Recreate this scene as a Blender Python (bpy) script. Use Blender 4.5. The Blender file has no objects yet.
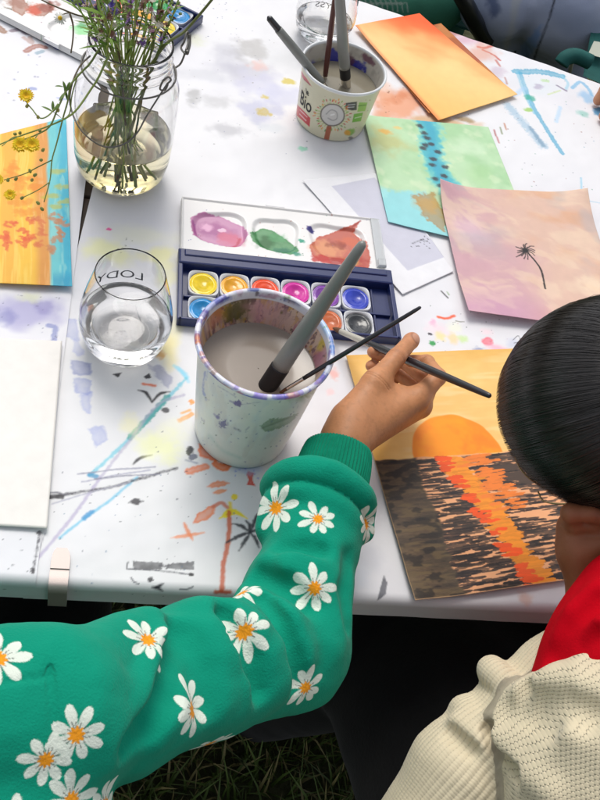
import bpy, math, random
import numpy as np
random.seed(5)
scene = bpy.context.scene
COL = scene.collection
rng = np.random.default_rng(7)

# ------------------------------------------------------------------ camera geometry
CAM = np.array([0.0, 0.0, 1.57])
ZW = np.array([260.0, 750.0, 1000.0]); ZW /= np.linalg.norm(ZW)
YW = np.array([0, 0, -1.0]); YW = YW - YW.dot(ZW) * ZW; YW /= np.linalg.norm(YW)
XW = np.cross(YW, ZW)
RC = np.array([XW, YW, ZW])            # camera -> world
TZ = 0.72                              # table height

def W(px, py, z=TZ):
    d = RC @ np.array([px - 300.0, 400.0 - py, -1000.0])
    return CAM + d * (z - CAM[2]) / d[2]
def proj(P):
    c = (np.atleast_2d(P) - CAM) @ RC
    return np.stack([300 - 1000 * c[:, 0] / c[:, 2], 400 + 1000 * c[:, 1] / c[:, 2]], 1), -c[:, 2]

# ------------------------------------------------------------------ noise
def _hash(ix, iy, iz):
    h = (ix.astype(np.int64) * 374761393 + iy.astype(np.int64) * 668265263 + iz.astype(np.int64) * 2147483647) & 0xffffffff
    h = ((h ^ (h >> 13)) * 1274126177) & 0xffffffff
    h = ((h ^ (h >> 16)) * 2246822519) & 0xffffffff
    return ((h ^ (h >> 15)) & 0xffffff) / float(0xffffff)
def vnoise(x, y, z=0.0):
    x = np.asarray(x, float); y = np.asarray(y, float); z = np.zeros_like(x) + z
    fx, fy, fz = np.floor(x), np.floor(y), np.floor(z)
    ux, uy, uz = x - fx, y - fy, z - fz
    ux = ux * ux * (3 - 2 * ux); uy = uy * uy * (3 - 2 * uy); uz = uz * uz * (3 - 2 * uz)
    r = 0
    for a in (0, 1):
        for b in (0, 1):
            for c in (0, 1):
                w = (ux if a else 1 - ux) * (uy if b else 1 - uy) * (uz if c else 1 - uz)
                r = r + w * _hash(fx + a, fy + b, fz + c)
    return r
def vnoise2(x, y, s=0):
    x = np.asarray(x, float); y = np.asarray(y, float)
    fx, fy = np.floor(x), np.floor(y); ux, uy = x - fx, y - fy
    ux = ux * ux * (3 - 2 * ux); uy = uy * uy * (3 - 2 * uy)
    z = np.zeros_like(fx) + s
    return ((1 - ux) * (1 - uy) * _hash(fx, fy, z) + ux * (1 - uy) * _hash(fx + 1, fy, z)
            + (1 - ux) * uy * _hash(fx, fy + 1, z) + ux * uy * _hash(fx + 1, fy + 1, z))
def fbm(x, y, o=3, s=0):
    r = 0; a = 0.5; t = 0
    for i in range(o):
        r = r + a * vnoise2(x * 2 ** i + 17.3 * i, y * 2 ** i + 5.1 * i, s + i * 7); t += a; a *= 0.5
    return r / t                       # 0..1
def fbm3(P, sc, o=3, s=0):
    r = 0; a = 0.5; t = 0
    for i in range(o):
        q = P * (sc * 2 ** i)
        r = r + a * vnoise(q[:, 0] + s, q[:, 1] + 3.7 * i, q[:, 2] + 9.1); t += a; a *= 0.5
    return r / t
def sst(e0, e1, x):
    t = np.clip((x - e0) / (e1 - e0), 0, 1); return t * t * (3 - 2 * t)

def lin(h, k=1.0):
    h = h.lstrip('#'); v = np.array([int(h[i:i + 2], 16) / 255 for i in (0, 2, 4)])
    return np.where(v <= 0.04045, v / 12.92, ((v + 0.055) / 1.055) ** 2.4) * k

# ------------------------------------------------------------------ materials
def mat(name, col=(0.5, 0.5, 0.5), rough=0.6, attr=None, var=0.0, vscale=60, bump=0.0, bscale=300, bdist=0.001,
        metal=0.0, trans=0.0, ior=1.45, sss=0.0, coat=0.0, sheen=0.0, spec=0.5, rvar=0.0, emis=None, alpha=1.0, aniso=0.0):
    m = bpy.data.materials.new(name); m.use_nodes = True
    nt = m.node_tree; b = nt.nodes['Principled BSDF']
    b.inputs['Roughness'].default_value = rough
    b.inputs['Metallic'].default_value = metal
    b.inputs['Transmission Weight'].default_value = trans
    b.inputs['IOR'].default_value = ior
    b.inputs['Specular IOR Level'].default_value = spec
    b.inputs['Coat Weight'].default_value = coat
    b.inputs['Coat Roughness'].default_value = 0.08
    b.inputs['Sheen Weight'].default_value = sheen
    b.inputs['Anisotropic'].default_value = aniso
    if sss:
        b.inputs['Subsurface Weight'].default_value = sss
        b.inputs['Subsurface Scale'].default_value = 0.006
        b.inputs['Subsurface Radius'].default_value = (1.0, 0.4, 0.2)
    tc = nt.nodes.new('ShaderNodeTexCoord')
    if attr:
        a = nt.nodes.new('ShaderNodeAttribute'); a.attribute_name = attr; src = a.outputs['Color']
    else:
        a = nt.nodes.new('ShaderNodeRGB'); a.outputs[0].default_value = (*[float(c) for c in col[:3]], 1); src = a.outputs[0]
    if var > 0:
        n = nt.nodes.new('ShaderNodeTexNoise'); n.inputs['Scale'].default_value = vscale; n.inputs['Detail'].default_value = 5
        nt.links.new(tc.outputs['Object'], n.inputs['Vector'])
        mr = nt.nodes.new('ShaderNodeMapRange'); mr.inputs[1].default_value = 0.3; mr.inputs[2].default_value = 0.7
        mr.inputs[3].default_value = 1 - var; mr.inputs[4].default_value = 1 + var
        nt.links.new(n.outputs['Fac'], mr.inputs[0])
        vm = nt.nodes.new('ShaderNodeVectorMath'); vm.operation = 'SCALE'
        nt.links.new(src, vm.inputs[0]); nt.links.new(mr.outputs[0], vm.inputs['Scale']); src = vm.outputs[0]
        if rvar:
            m2 = nt.nodes.new('ShaderNodeMapRange'); m2.inputs[3].default_value = max(0, rough - rvar); m2.inputs[4].default_value = rough + rvar
            nt.links.new(n.outputs['Fac'], m2.inputs[0]); nt.links.new(m2.outputs[0], b.inputs['Roughness'])
    nt.links.new(src, b.inputs['Base Color'])
    if bump > 0:
        n = nt.nodes.new('ShaderNodeTexNoise'); n.inputs['Scale'].default_value = bscale; n.inputs['Detail'].default_value = 4
        nt.links.new(tc.outputs['Object'], n.inputs['Vector'])
        bp = nt.nodes.new('ShaderNodeBump'); bp.inputs['Strength'].default_value = bump; bp.inputs['Distance'].default_value = bdist
        nt.links.new(n.outputs['Fac'], bp.inputs['Height']); nt.links.new(bp.outputs[0], b.inputs['Normal'])
    return m

# ------------------------------------------------------------------ mesh helpers
def root_loc(p):
    while p.parent: p = p.parent
    return np.array(p.location)
def mesh_obj(name, V, F, material, parent=None, loc=None, col=None, smooth=True, attrs=None):
    """F: array (n,3|4) or list of such arrays / list of face tuples. V in world coordinates."""
    V = np.asarray(V, float)
    if isinstance(F, np.ndarray): F = [F]
    me = bpy.data.meshes.new(name)
    if F and not isinstance(F[0], np.ndarray):
        loops = np.array([i for f in F for i in f]); sizes = np.array([len(f) for f in F])
    else:
        loops = np.concatenate([f.ravel() for f in F]); sizes = np.concatenate([np.full(len(f), f.shape[1]) for f in F])
    L = root_loc(parent) if parent else (np.asarray(loc, float) if loc is not None else np.zeros(3))
    me.vertices.add(len(V)); me.vertices.foreach_set('co', (V - L).astype(np.float32).ravel())
    me.loops.add(len(loops)); me.loops.foreach_set('vertex_index', loops.astype(np.int32))
    me.polygons.add(len(sizes)); st = np.concatenate([[0], np.cumsum(sizes)[:-1]])
    me.polygons.foreach_set('loop_start', st.astype(np.int32))
    me.polygons.foreach_set('use_smooth', np.full(len(sizes), bool(smooth)))
    me.update(calc_edges=True); me.validate()
    if col is not None:
        a = me.color_attributes.new('Col', 'FLOAT_COLOR', 'POINT')
        c4 = np.ones((len(V), 4), np.float32); c4[:, :3] = col; a.data.foreach_set('color', c4.ravel())
    for k, v in (attrs or {}).items():
        a = me.attributes.new(k, 'FLOAT_VECTOR', 'POINT'); a.data.foreach_set('vector', np.asarray(v, np.float32).ravel())
    if material: me.materials.append(material)
    o = bpy.data.objects.new(name, me); COL.objects.link(o)
    if parent: o.parent = parent
    else: o.location = L
    return o
def tag(o, label=None, cat=None, group=None, kind=None):
    if label: o['label'] = label
    if cat: o['category'] = cat
    if group: o['group'] = group
    if kind: o['kind'] = kind
    return o
def thing(name, label, cat, loc, group=None):
    o = bpy.data.objects.new(name, None); COL.objects.link(o); o.location = tuple(float(v) for v in loc)
    o.empty_display_size = 0.03
    return tag(o, label, cat, group)
def dup_tree(o, parent=None):
    c = o.copy(); COL.objects.link(c); c.parent = parent
    for ch in list(o.children): dup_tree(ch, c)
    return c

def gridF(nu, nv, wrap=False):
    i = np.arange(nu if wrap else nu - 1); j = np.arange(nv - 1)
    I, J = np.meshgrid(i, j, indexing='ij'); I2 = (I + 1) % nu
    return np.stack([I * nv + J, I2 * nv + J, I2 * nv + J + 1, I * nv + J + 1], -1).reshape(-1, 4)
def lathe(profile, c, n=96, axis=None):
    """profile [(r,z)]; returns V,F; axis optional unit direction"""
    pr = np.array(profile, float); th = np.arange(n) * 2 * np.pi / n
    if axis is None: ax = np.array([0, 0, 1.0])
    else: ax = np.asarray(axis, float) / np.linalg.norm(axis)
    a = np.cross([0, 0, 1.0], ax) if abs(ax[2]) < 0.99 else np.array([1.0, 0, 0]); a /= np.linalg.norm(a)
    if abs(ax[2]) >= 0.99: b = np.cross(ax, a)
    else: b = np.cross(ax, a)
    V = (np.asarray(c)[None, None] + pr[None, :, 0, None] * (np.cos(th)[:, None, None] * a + np.sin(th)[:, None, None] * b)
         + pr[None, :, 1, None] * ax)
    return V.reshape(-1, 3), gridF(n, len(pr), True)
def tube(pts, rad, n=8, caps=True):
    P = np.asarray(pts, float); m = len(P); r = np.broadcast_to(np.asarray(rad, float), (m,))
    T = np.gradient(P, axis=0); T /= np.linalg.norm(T, axis=1)[:, None] + 1e-12
    a = np.cross(T[0], [0.3, 0.5, 0.8]); a /= np.linalg.norm(a)
    th = np.arange(n) * 2 * np.pi / n; V = []
    for i in range(m):
        a = a - a.dot(T[i]) * T[i]; a /= np.linalg.norm(a); b = np.cross(T[i], a)
        V.append(P[i] + r[i] * (np.cos(th)[:, None] * a + np.sin(th)[:, None] * b))
    V = np.concatenate(V); F = []
    i, j = np.meshgrid(np.arange(m - 1), np.arange(n), indexing='ij')
    F = np.stack([i * n + j, i * n + (j + 1) % n, (i + 1) * n + (j + 1) % n, (i + 1) * n + j], -1).reshape(-1, 4)
    if caps:
        V = np.vstack([V, P[0], P[-1]]); k = m * n
        t1 = np.array([[k, (q + 1) % n, q] for q in range(n)]); t2 = np.array([[k + 1, (m - 1) * n + q, (m - 1) * n + (q + 1) % n] for q in range(n)])
        return V, [F, t1, t2]
    return V, [F]
def join(parts):
    Vs = []; Fs = []; o = 0
    for V, F in parts:
        if isinstance(F, np.ndarray): F = [F]
        Vs.append(V); Fs += [f + o for f in F]; o += len(V)
    return np.concatenate(Vs), Fs
def bez(pts, n=24):
    """Catmull-Rom through points"""
    P = np.asarray(pts, float)
    if len(P) == 2: return P[0] + (P[1] - P[0]) * np.linspace(0, 1, n)[:, None]
    Q = np.vstack([2 * P[0] - P[1], P, 2 * P[-1] - P[-2]]); out = []
    seg = len(P) - 1; per = max(2, n // seg)
    for i in range(seg):
        t = np.linspace(0, 1, per, endpoint=(i == seg - 1))[:, None]
        a, b, c, d = Q[i:i + 4]
        out.append(0.5 * (2 * b + (c - a) * t + (2 * a - 5 * b + 4 * c - d) * t ** 2 + (3 * b - a - 3 * c + d) * t ** 3))
    return np.vstack(out)
def box(c, ex, ey, ez, hx, hy, hz, r=0.002):
    """bevelled box with half sizes; axes ex,ey,ez unit"""
    V = []; F = []
    import bmesh
    bm = bmesh.new(); bmesh.ops.create_cube(bm, size=2)
    for v in bm.verts: v.co.x *= hx; v.co.y *= hy; v.co.z *= hz
    if r > 0: bmesh.ops.bevel(bm, geom=bm.edges[:], offset=min(r, hx * .9, hy * .9, hz * .9), segments=2, affect='EDGES', profile=0.5)
    V = np.array([v.co[:] for v in bm.verts]); F = [tuple(v.index for v in f.verts) for f in bm.faces]; bm.free()
    M = np.array([ex, ey, ez]); V = np.asarray(c) + V @ M
    q = {}
    for f in F: q.setdefault(len(f), []).append(f)
    return V, [np.array(x) for x in q.values()]

# ------------------------------------------------------------------ painting on vertices
class Canvas:
    def __init__(s, V, base, z=TZ):
        s.z = z
        s.X = V[:, 0].copy(); s.Y = V[:, 1].copy(); s.C = np.tile(np.asarray(base, float), (len(V), 1))
        s.nz = None
    def m(s, pts): return np.array([W(*p, s.z)[:2] for p in pts])
    def at(s, c): return W(c[0], c[1], s.z)
    def sel(s, xy, pad):
        lo = xy.min(0) - pad; hi = xy.max(0) + pad
        return np.where((s.X > lo[0]) & (s.X < hi[0]) & (s.Y > lo[1]) & (s.Y < hi[1]))[0]
    def put(s, i, a, col, mul=False):
        col = np.asarray(col, float); a = a[:, None]
        if mul: s.C[i] *= (1 - a) + a * col
        else: s.C[i] = s.C[i] * (1 - a) + a * col
    def stroke(s, pts, w, col, a=0.9, soft=0.0012, wob=0.35, taper=False, dry=0.0, rim=0.0, sc=1.0):
        """pts photo pixels on the table; w full width in metres"""
        xy = s.m(pts)
        if len(xy) > 2: xy = bez(np.c_[xy, np.zeros(len(xy))], 8 * len(xy))[:, :2]
        i = s.sel(xy, w + 0.008)
        if not len(i): return
        x = s.X[i]; y = s.Y[i]; d = np.full(len(i), 9.0); tt = np.zeros(len(i)); n = len(xy) - 1
        for k in range(n):
            A = xy[k]; B = xy[k + 1]; ab = B - A; L = ab @ ab + 1e-12
            h = np.clip(((x - A[0]) * ab[0] + (y - A[1]) * ab[1]) / L, 0, 1)
            dd = np.hypot(x - A[0] - h * ab[0], y - A[1] - h * ab[1]); q = dd < d
            d = np.where(q, dd, d); tt = np.where(q, (k + h) / n, tt)
        r = w / 2
        if taper: r = r * (0.25 + 0.75 * np.sin(np.pi * np.clip(tt, 0.02, 0.98)))
        nz = fbm(x * 350 * sc, y * 350 * sc, 2, 3) - 0.5
        e = d + nz * w * wob
        m = 1 - sst(-soft, soft, e - r)
        if dry: m = m * (1 - dry * (fbm(x * 600, y * 600, 2, 9) > 0.52))
        if rim: m = m * (1 - rim + rim * sst(-4 * soft - r * .5, 0, e - r))
        s.put(i, a * m, col)
    def blob(s, c, rx, ry, col, rot=0.0, a=0.8, soft=0.25, wob=0.5, sc=1.0, rim=0.0):
        """c pixel, rx, ry in pixels (approx. 1.15 mm)"""
        k = s.at(c); dpx = np.linalg.norm(s.at((c[0] + 1, c[1])) - k); RX = rx * dpx; RY = ry * dpx * 1.3
        xy = np.array([k[:2]]); i = s.sel(xy, max(RX, RY) * 1.8 + 0.002)
        if not len(i): return
        x = s.X[i] - k[0]; y = s.Y[i] - k[1]; t = math.radians(18 + rot); cx = x * math.cos(t) + y * math.sin(t); cy = -x * math.sin(t) + y * math.cos(t)
        R = max(RX, RY)
        d = np.hypot(cx / RX, cy / RY) + (fbm(x * sc * 1.6 / R + c[0], y * sc * 1.6 / R + c[1], 3, 1) - 0.5) * wob * 2
        m = 1 - sst(1 - soft, 1 + soft, d)
        if rim: m = m * (1 - rim + rim * sst(0.5, 0.98, d))
        s.put(i, a * m, col)
    def poly(s, pts, col, a=0.9, soft=0.0012, wob=0.002, nsc=200, rim=0.0, tex=0.0):
        xy = s.m(pts); i = s.sel(xy, 0.01)
        if not len(i): return
        x = s.X[i]; y = s.Y[i]; ins = np.zeros(len(i), bool); d = np.full(len(i), 9.0); n = len(xy)
        for k in range(n):
            A = xy[k]; B = xy[(k + 1) % n]; ab = B - A
            h = np.clip(((x - A[0]) * ab[0] + (y - A[1]) * ab[1]) / (ab @ ab + 1e-12), 0, 1)
            d = np.minimum(d, np.hypot(x - A[0] - h * ab[0], y - A[1] - h * ab[1]))
            c = ((A[1] > y) != (B[1] > y)) & (x < (B[0] - A[0]) * (y - A[1]) / (B[1] - A[1] + 1e-15) + A[0]); ins ^= c
        sd = np.where(ins, -d, d) + (fbm(x * nsc, y * nsc, 3, 5) - 0.5) * 2 * wob
        m = 1 - sst(-soft, soft, sd)
        if rim: m = m * (1 - rim + rim * sst(-0.004, 0, sd))
        if tex: m = m * (1 - tex * fbm(x * 120, y * 120, 3, 8))
        s.put(i, a * m, col)
    def specks(s, region, n, cols, r=(0.0004, 0.0012), a=0.7, seed=1):
        g = np.random.default_rng(seed)
        for k in range(n):
            p = (g.uniform(region[0], region[2]), g.uniform(region[1], region[3])); q = s.at(p)[:2]
            R = g.uniform(*r); i = s.sel(q[None], R * 2.5)
            if not len(i): continue
            an = g.uniform(0, 3.14); x = s.X[i] - q[0]; y = s.Y[i] - q[1]; st = g.uniform(0.5, 1)
            d = np.hypot(x * math.cos(an) + y * math.sin(an), (-x * math.sin(an) + y * math.cos(an)) / st)
            s.put(i, a * (1 - sst(R * .6, R * 1.4, d)), cols[int(g.integers(len(cols)))])

class BodyCanvas(Canvas):
    """paints a curved object: marks traced from the photograph fall on the side that faces it"""
    def __init__(s, V, base, keep=None, C=None):
        q, d = proj(V); s.X = q[:, 0] / 1000; s.Y = q[:, 1] / 1000; s.z = 0
        s.C = C if C is not None else np.tile(np.asarray(base, float), (len(V), 1))
        if keep is not None: s.X = np.where(keep, s.X, 99.0)
    def m(s, pts): return np.array(pts, float)[:, :2] / 1000
    def at(s, c): return np.array([c[0] / 1000, c[1] / 1000, 0])

# ------------------------------------------------------------------ signed distance modelling
def sd_cap(P, a, b, ra, rb):
    a = np.asarray(a, float); b = np.asarray(b, float); ba = b - a; pa = P - a
    h = np.clip(pa @ ba / (ba @ ba + 1e-12), 0, 1)
    return np.linalg.norm(pa - h[:, None] * ba, axis=1) - (ra + (rb - ra) * h)
def sd_ell(P, c, r, R=None):
    q = P - np.asarray(c, float)
    if R is not None: q = q @ np.asarray(R).T     # rows of R = ellipsoid axes
    r = np.asarray(r, float); k0 = np.linalg.norm(q / r, axis=1); k1 = np.linalg.norm(q / r ** 2, axis=1) + 1e-9
    return k0 * (k0 - 1) / k1
def smin(a, b, k):
    h = np.maximum(k - np.abs(a - b), 0) / k; return np.minimum(a, b) - h * h * k * 0.25
def smax(a, b, k): return -smin(-a, -b, k)
def chain(P, pts, rad, k=0.01):
    d = None
    for i in range(len(pts) - 1):
        q = sd_cap(P, pts[i], pts[i + 1], rad[i], rad[i + 1]); d = q if d is None else smin(d, q, k)
    return d
def sd_torus(P, c, ax, R, r):
    ax = np.asarray(ax) / np.linalg.norm(ax); q = P - c; h = q @ ax; rr = np.sqrt(np.maximum((q * q).sum(1) - h * h, 0))
    return np.hypot(rr - R, h) - r
def surfnets(f, lo, hi, h):
    lo = np.asarray(lo, float); hi = np.asarray(hi, float); n = np.ceil((hi - lo) / h).astype(int) + 1
    # coarse pass on every 4th sample, refine only blocks near the surface
    B = 4; nb = np.ceil(n / B).astype(int); n = nb * B + 1
    D = np.full(n, 1.0, np.float32)
    bc = np.stack(np.meshgrid(*[np.arange(k) for k in nb], indexing='ij'), -1).reshape(-1, 3)
    ctr = lo + (bc * B + B / 2) * h
    dc = f(ctr); near = np.abs(dc) < h * B * 1.25
    bi, bj, bk = bc.T
    # fill sign for far blocks
    off = np.stack(np.meshgrid(*[np.arange(B + 1)] * 3, indexing='ij'), -1).reshape(-1, 3)
    for sgn in (1, -1):
        q = (~near) & (np.sign(dc) == sgn)
        for o in off:
            idx = bc[q] * B + o; D[idx[:, 0], idx[:, 1], idx[:, 2]] = sgn
    nbk = bc[near]
    for s0 in range(0, len(nbk), 4000):
        idx = (nbk[s0:s0 + 4000, None] * B + off[None]).reshape(-1, 3)
        D[idx[:, 0], idx[:, 1], idx[:, 2]] = f(lo + idx * h)
    S = D < 0; nx, ny, nz = n - 1
    cnt = sum(S[a:a + nx, b:b + ny, c:c + nz].astype(np.int8) for a in (0, 1) for b in (0, 1) for c in (0, 1))
    act = (cnt > 0) & (cnt < 8); ci = np.argwhere(act); idg = np.full(act.shape, -1, np.int64); idg[act] = np.arange(len(ci))
    acc = np.zeros((len(ci), 3)); num = np.zeros(len(ci))
    cor = [(a, b, c) for a in (0, 1) for b in (0, 1) for c in (0, 1)]
    for p in cor:
        for ax in range(3):
            if p[ax]: continue
            q = list(p); q[ax] = 1
            d0 = D[ci[:, 0] + p[0], ci[:, 1] + p[1], ci[:, 2] + p[2]]; d1 = D[ci[:, 0] + q[0], ci[:, 1] + q[1], ci[:, 2] + q[2]]
            cr = (d0 < 0) != (d1 < 0); t = np.where(cr, d0 / np.where(d0 == d1, 1, d0 - d1), 0)
            pos = ci + np.array(p, float); pos[:, ax] += t; acc += pos * cr[:, None]; num += cr
    V = lo + acc / num[:, None] * h; F = []
    for ax in range(3):
        o1, o2 = (ax + 1) % 3, (ax + 2) % 3
        sl0 = [slice(None)] * 3; sl1 = [slice(None)] * 3; sl0[ax] = slice(0, -1); sl1[ax] = slice(1, None)
        e = S[tuple(sl0)] != S[tuple(sl1)]; E = np.argwhere(e)
        E = E[(E[:, o1] > 0) & (E[:, o2] > 0) & (E[:, o1] < n[o1] - 1) & (E[:, o2] < n[o2] - 1)]
        def cell(a, b):
            q = E.copy(); q[:, o1] -= a; q[:, o2] -= b; return idg[q[:, 0], q[:, 1], q[:, 2]]
        Q = np.stack([cell(1, 1), cell(0, 1), cell(0, 0), cell(1, 0)], 1)
        inside = S[E[:, 0], E[:, 1], E[:, 2]]; Q = np.where(inside[:, None], Q, Q[:, ::-1]); F.append(Q)
    F = np.concatenate(F); F = F[(F >= 0).all(1)]
    return newton(f, V, 1, h), F
def grad(f, V, e=4e-4):
    g = np.zeros_like(V)
    for a in range(3):
        d = np.zeros(3); d[a] = e; g[:, a] = f(V + d) - f(V - d)
    return g / (2 * e)
def newton(f, V, it=2, lim=0.002):
    V = V.copy()
    for _ in range(it):
        d = f(V); g = grad(f, V); L = np.maximum((g * g).sum(1), 0.25); st = (d / L)[:, None] * g
        m = np.linalg.norm(st, axis=1); st *= np.minimum(1, lim / np.maximum(m, 1e-9))[:, None]; V -= st
    return V
def subdiv(V, F):
    E = np.concatenate([F[:, [0, 1]], F[:, [1, 2]], F[:, [2, 3]], F[:, [3, 0]]]); Es = np.sort(E, 1)
    key = Es[:, 0].astype(np.int64) * len(V) + Es[:, 1]; u, inv = np.unique(key, return_inverse=True)
    a = u // len(V); b = u % len(V); nV = len(V); nE = len(u); nF = len(F)
    V2 = np.concatenate([V, (V[a] + V[b]) / 2, V[F].mean(1)]); e = inv.reshape(4, nF) + nV; c = np.arange(nF) + nV + nE
    F2 = np.concatenate([np.stack([F[:, k], e[k], c, e[k - 1]], 1) for k in range(4)])
    return V2, F2
def raycast(f, px, py, t0=0.35, t1=2.5):
    d = RC @ np.array([px - 300.0, 400.0 - py, -1000.0]); d /= np.linalg.norm(d); t = t0
    for _ in range(90):
        s = float(f((CAM + d * t)[None])[0])
        if s < 2e-4: break
        t += s * 0.8
        if t > t1: return None
    return CAM + d * t
def clip_faces(V, F, keep):
    """drop faces with any vertex not kept"""
    F = F[keep[F].all(1)]; used = np.unique(F); mp = np.full(len(V), -1); mp[used] = np.arange(len(used))
    return V[used], mp[F], used

def local(P, d, pts, r, k, cut=False):
    """blend a short chain into distance d only near it"""
    lo, hi = np.array(pts).min(0) - (max(r) + k + .004), np.array(pts).max(0) + (max(r) + k + .004)
    m = ((P > lo) & (P < hi)).all(1)
    if m.any():
        q = chain(P[m], pts, r, .004); d = d.copy(); d[m] = smax(d[m], -q, k) if cut else smin(d[m], q, k)
    return d
def vnormals(V, F):
    a = V[F[:, 2]] - V[F[:, 0]]; b = V[F[:, 3]] - V[F[:, 1]]; n = np.cross(a, b); N = np.zeros_like(V)
    for k in range(4):
        for c in range(3): N[:, c] += np.bincount(F[:, k], n[:, c], len(V))
    return N / (np.linalg.norm(N, axis=1)[:, None] + 1e-12)
# ================================================================== camera, light
cam = bpy.data.cameras.new('camera'); cam.sensor_fit = 'VERTICAL'; cam.sensor_height = 36; cam.sensor_width = 27; cam.lens = 45.0
cam.clip_start = 0.02; cam.clip_end = 500
co = bpy.data.objects.new('camera', cam); COL.objects.link(co)
from mathutils import Matrix, Vector
M4 = Matrix.Identity(4)
for r in range(3):
    for c in range(3): M4[r][c] = RC[r][c]
    M4[r][3] = CAM[r]
co.matrix_world = M4; scene.camera = co
SUN_EL, SUN_AZ = 58.0, -28.0           # azimuth measured from +Y towards +X
w = bpy.data.worlds.new('World'); scene.world = w; w.use_nodes = True
nt = w.node_tree; sk = nt.nodes.new('ShaderNodeTexSky'); sk.sky_type = 'NISHITA'; sk.sun_disc = False
sk.sun_elevation = math.radians(SUN_EL); sk.sun_rotation = math.radians(SUN_AZ); sk.air_density = 1.0; sk.dust_density = 3.0; sk.ozone_density = 0.6
hs = nt.nodes.new('ShaderNodeHueSaturation'); hs.inputs['Saturation'].default_value = .28; nt.links.new(sk.outputs[0], hs.inputs['Color']); nt.links.new(hs.outputs[0], nt.nodes['Background'].inputs[0]); nt.nodes['Background'].inputs[1].default_value = 0.122
sd = bpy.data.lights.new('sun', 'SUN'); sd.energy = .95; sd.angle = math.radians(26); sd.color = (1.0, 0.95, 0.88)
so = bpy.data.objects.new('sun', sd); COL.objects.link(so)
el, az = math.radians(SUN_EL), math.radians(SUN_AZ)
dirv = Vector((math.sin(az) * math.cos(el), math.cos(az) * math.cos(el), math.sin(el)))
so.rotation_euler = dirv.to_track_quat('Z', 'Y').to_euler(); so.location = (0, 0, 5)
vs = scene.view_settings; vs.view_transform = 'Standard'; vs.look = 'None'; vs.exposure = 0.42; vs.gamma = 1.0
scene.cycles.use_denoising = True
scene.cycles.max_bounces = 14; scene.cycles.transmission_bounces = 12; scene.cycles.transparent_max_bounces = 12
scene.cycles.sample_clamp_indirect = 4.0; scene.cycles.blur_glossy = 0.8

# ================================================================== ground
gm = mat('meadow_soil', lin('#46482e'), 0.95, var=0.35, vscale=9, bump=0.8, bscale=40, bdist=0.02)
n = 60; gx = np.linspace(-1, 1, n) ** 3 * 150; X, Y = np.meshgrid(gx, gx + 1, indexing='ij')
Zg = 0.03 * (fbm(X * 2, Y * 2, 2) - 0.5)
tag(mesh_obj('ground', np.stack([X, Y, Zg], -1).reshape(-1, 3), gridF(n, n), gm), kind='structure')
# grass blades, dense where the picture looks past the tables
def grass(cells, n, h, seed):
    g = np.random.default_rng(seed); Vs = []; Cs = []
    for (x0, y0, x1, y1) in cells:
        m = n
        p = np.stack([g.uniform(x0, x1, m), g.uniform(y0, y1, m), np.zeros(m)], 1)
        a = g.uniform(0, 6.28, m); hh = h * g.uniform(.4, 1.2, m); wd = g.uniform(.0012, .003, m); ln = g.uniform(0.1, 1.1, m) * hh
        s = np.stack([np.cos(a), np.sin(a), 0 * a], 1); t = np.stack([-np.sin(a), np.cos(a), 0 * a], 1)
        V = np.stack([p - s * wd[:, None], p + s * wd[:, None], p + s * wd[:, None] * .7 + t * (ln * .35)[:, None] + [0, 0, 1] * (hh * .6)[:, None],
                      p - s * wd[:, None] * .7 + t * (ln * .35)[:, None] + [0, 0, 1] * (hh * .6)[:, None],
                      p + t * ln[:, None] + [0, 0, 1] * hh[:, None]], 1)
        c = np.where(g.random(m)[:, None] < .3, lin('#857c50'), lin('#4a5e24')) * g.uniform(.5, 1.2, (m, 1))
        Vs.append(V.reshape(-1, 3)); Cs.append(np.repeat(c, 5, 0))
    V = np.concatenate(Vs); C = np.concatenate(Cs); k = np.arange(len(V) // 5)[:, None] * 5
    return V, [k + np.array([0, 1, 2, 3]), k + np.array([3, 2, 4])], C
grm = mat('grass_blade', attr='Col', rough=0.6)
V, F, C = grass([(-.6, 0.1, .5, .9), (0.2, 1.6, 1.4, 3.2), (-.9, -.3, .8, .4)], 9000, 0.07, 3)
tag(mesh_obj('grass', V, F, grm, col=C), 'short trodden grass with straw growing under and beyond the table', 'grass', kind='stuff')

# ================================================================== table
A0 = np.array([-.201, .368]); EU = np.array([.9526, .3043]); EV = np.array([-.3043, .9526])
def UV(u, v, z=TZ):
    p = A0 + np.multiply.outer(np.asarray(u, float), EU) + np.multiply.outer(np.asarray(v, float), EV)
    zz = np.zeros(p.shape[:-1]) + z
    return np.concatenate([p, zz[..., None]], -1)
def far_v(u): return 1.031 + (0.409 - u) * 0.312
ex = np.array([*EU, 0]); ey = np.array([*EV, 0]); ez = np.array([0, 0, 1.0])
wood = mat('dark_stained_wood', lin('#4a3c34'), 0.6, var=0.3, vscale=25, bump=0.4, bscale=120)
table = thing('table', 'long dark slatted table under white paint-spattered paper sheets', 'table', (0.1, 0.9, 0))
v = 0.012; 
while v < 1.0:
    uu = 1.25 if far_v(1.25) > v + .08 else (0.409 - (v + .085 - 1.031) / 0.312)
    c = UV((uu - 0.75) / 2, v + .034, TZ - .016)
    V, F = box(c, ex, ey, ez, (uu + 0.75) / 2, .0335, .0135, .003); mesh_obj('slat', V, F, wood, table, smooth=False); v += .0715
steel = mat('dark_steel', lin('#2b2c2e'), 0.45, metal=0.6)
for (u, v_) in ((-.62, .08), (1.1, .08), (-.62, .75), (1.1, .66)):
    V, F = box(UV(u, v_, .345), ex, ey, ez, .02, .02, .342, .003); mesh_obj('leg', V, F, steel, table, smooth=False)
for v_ in (.08, .66):
    V, F = box(UV(.24, v_, .664), ex, ey, ez, .84, .015, .022, .002); mesh_obj('rail', V, F, steel, table, smooth=False)

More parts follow.
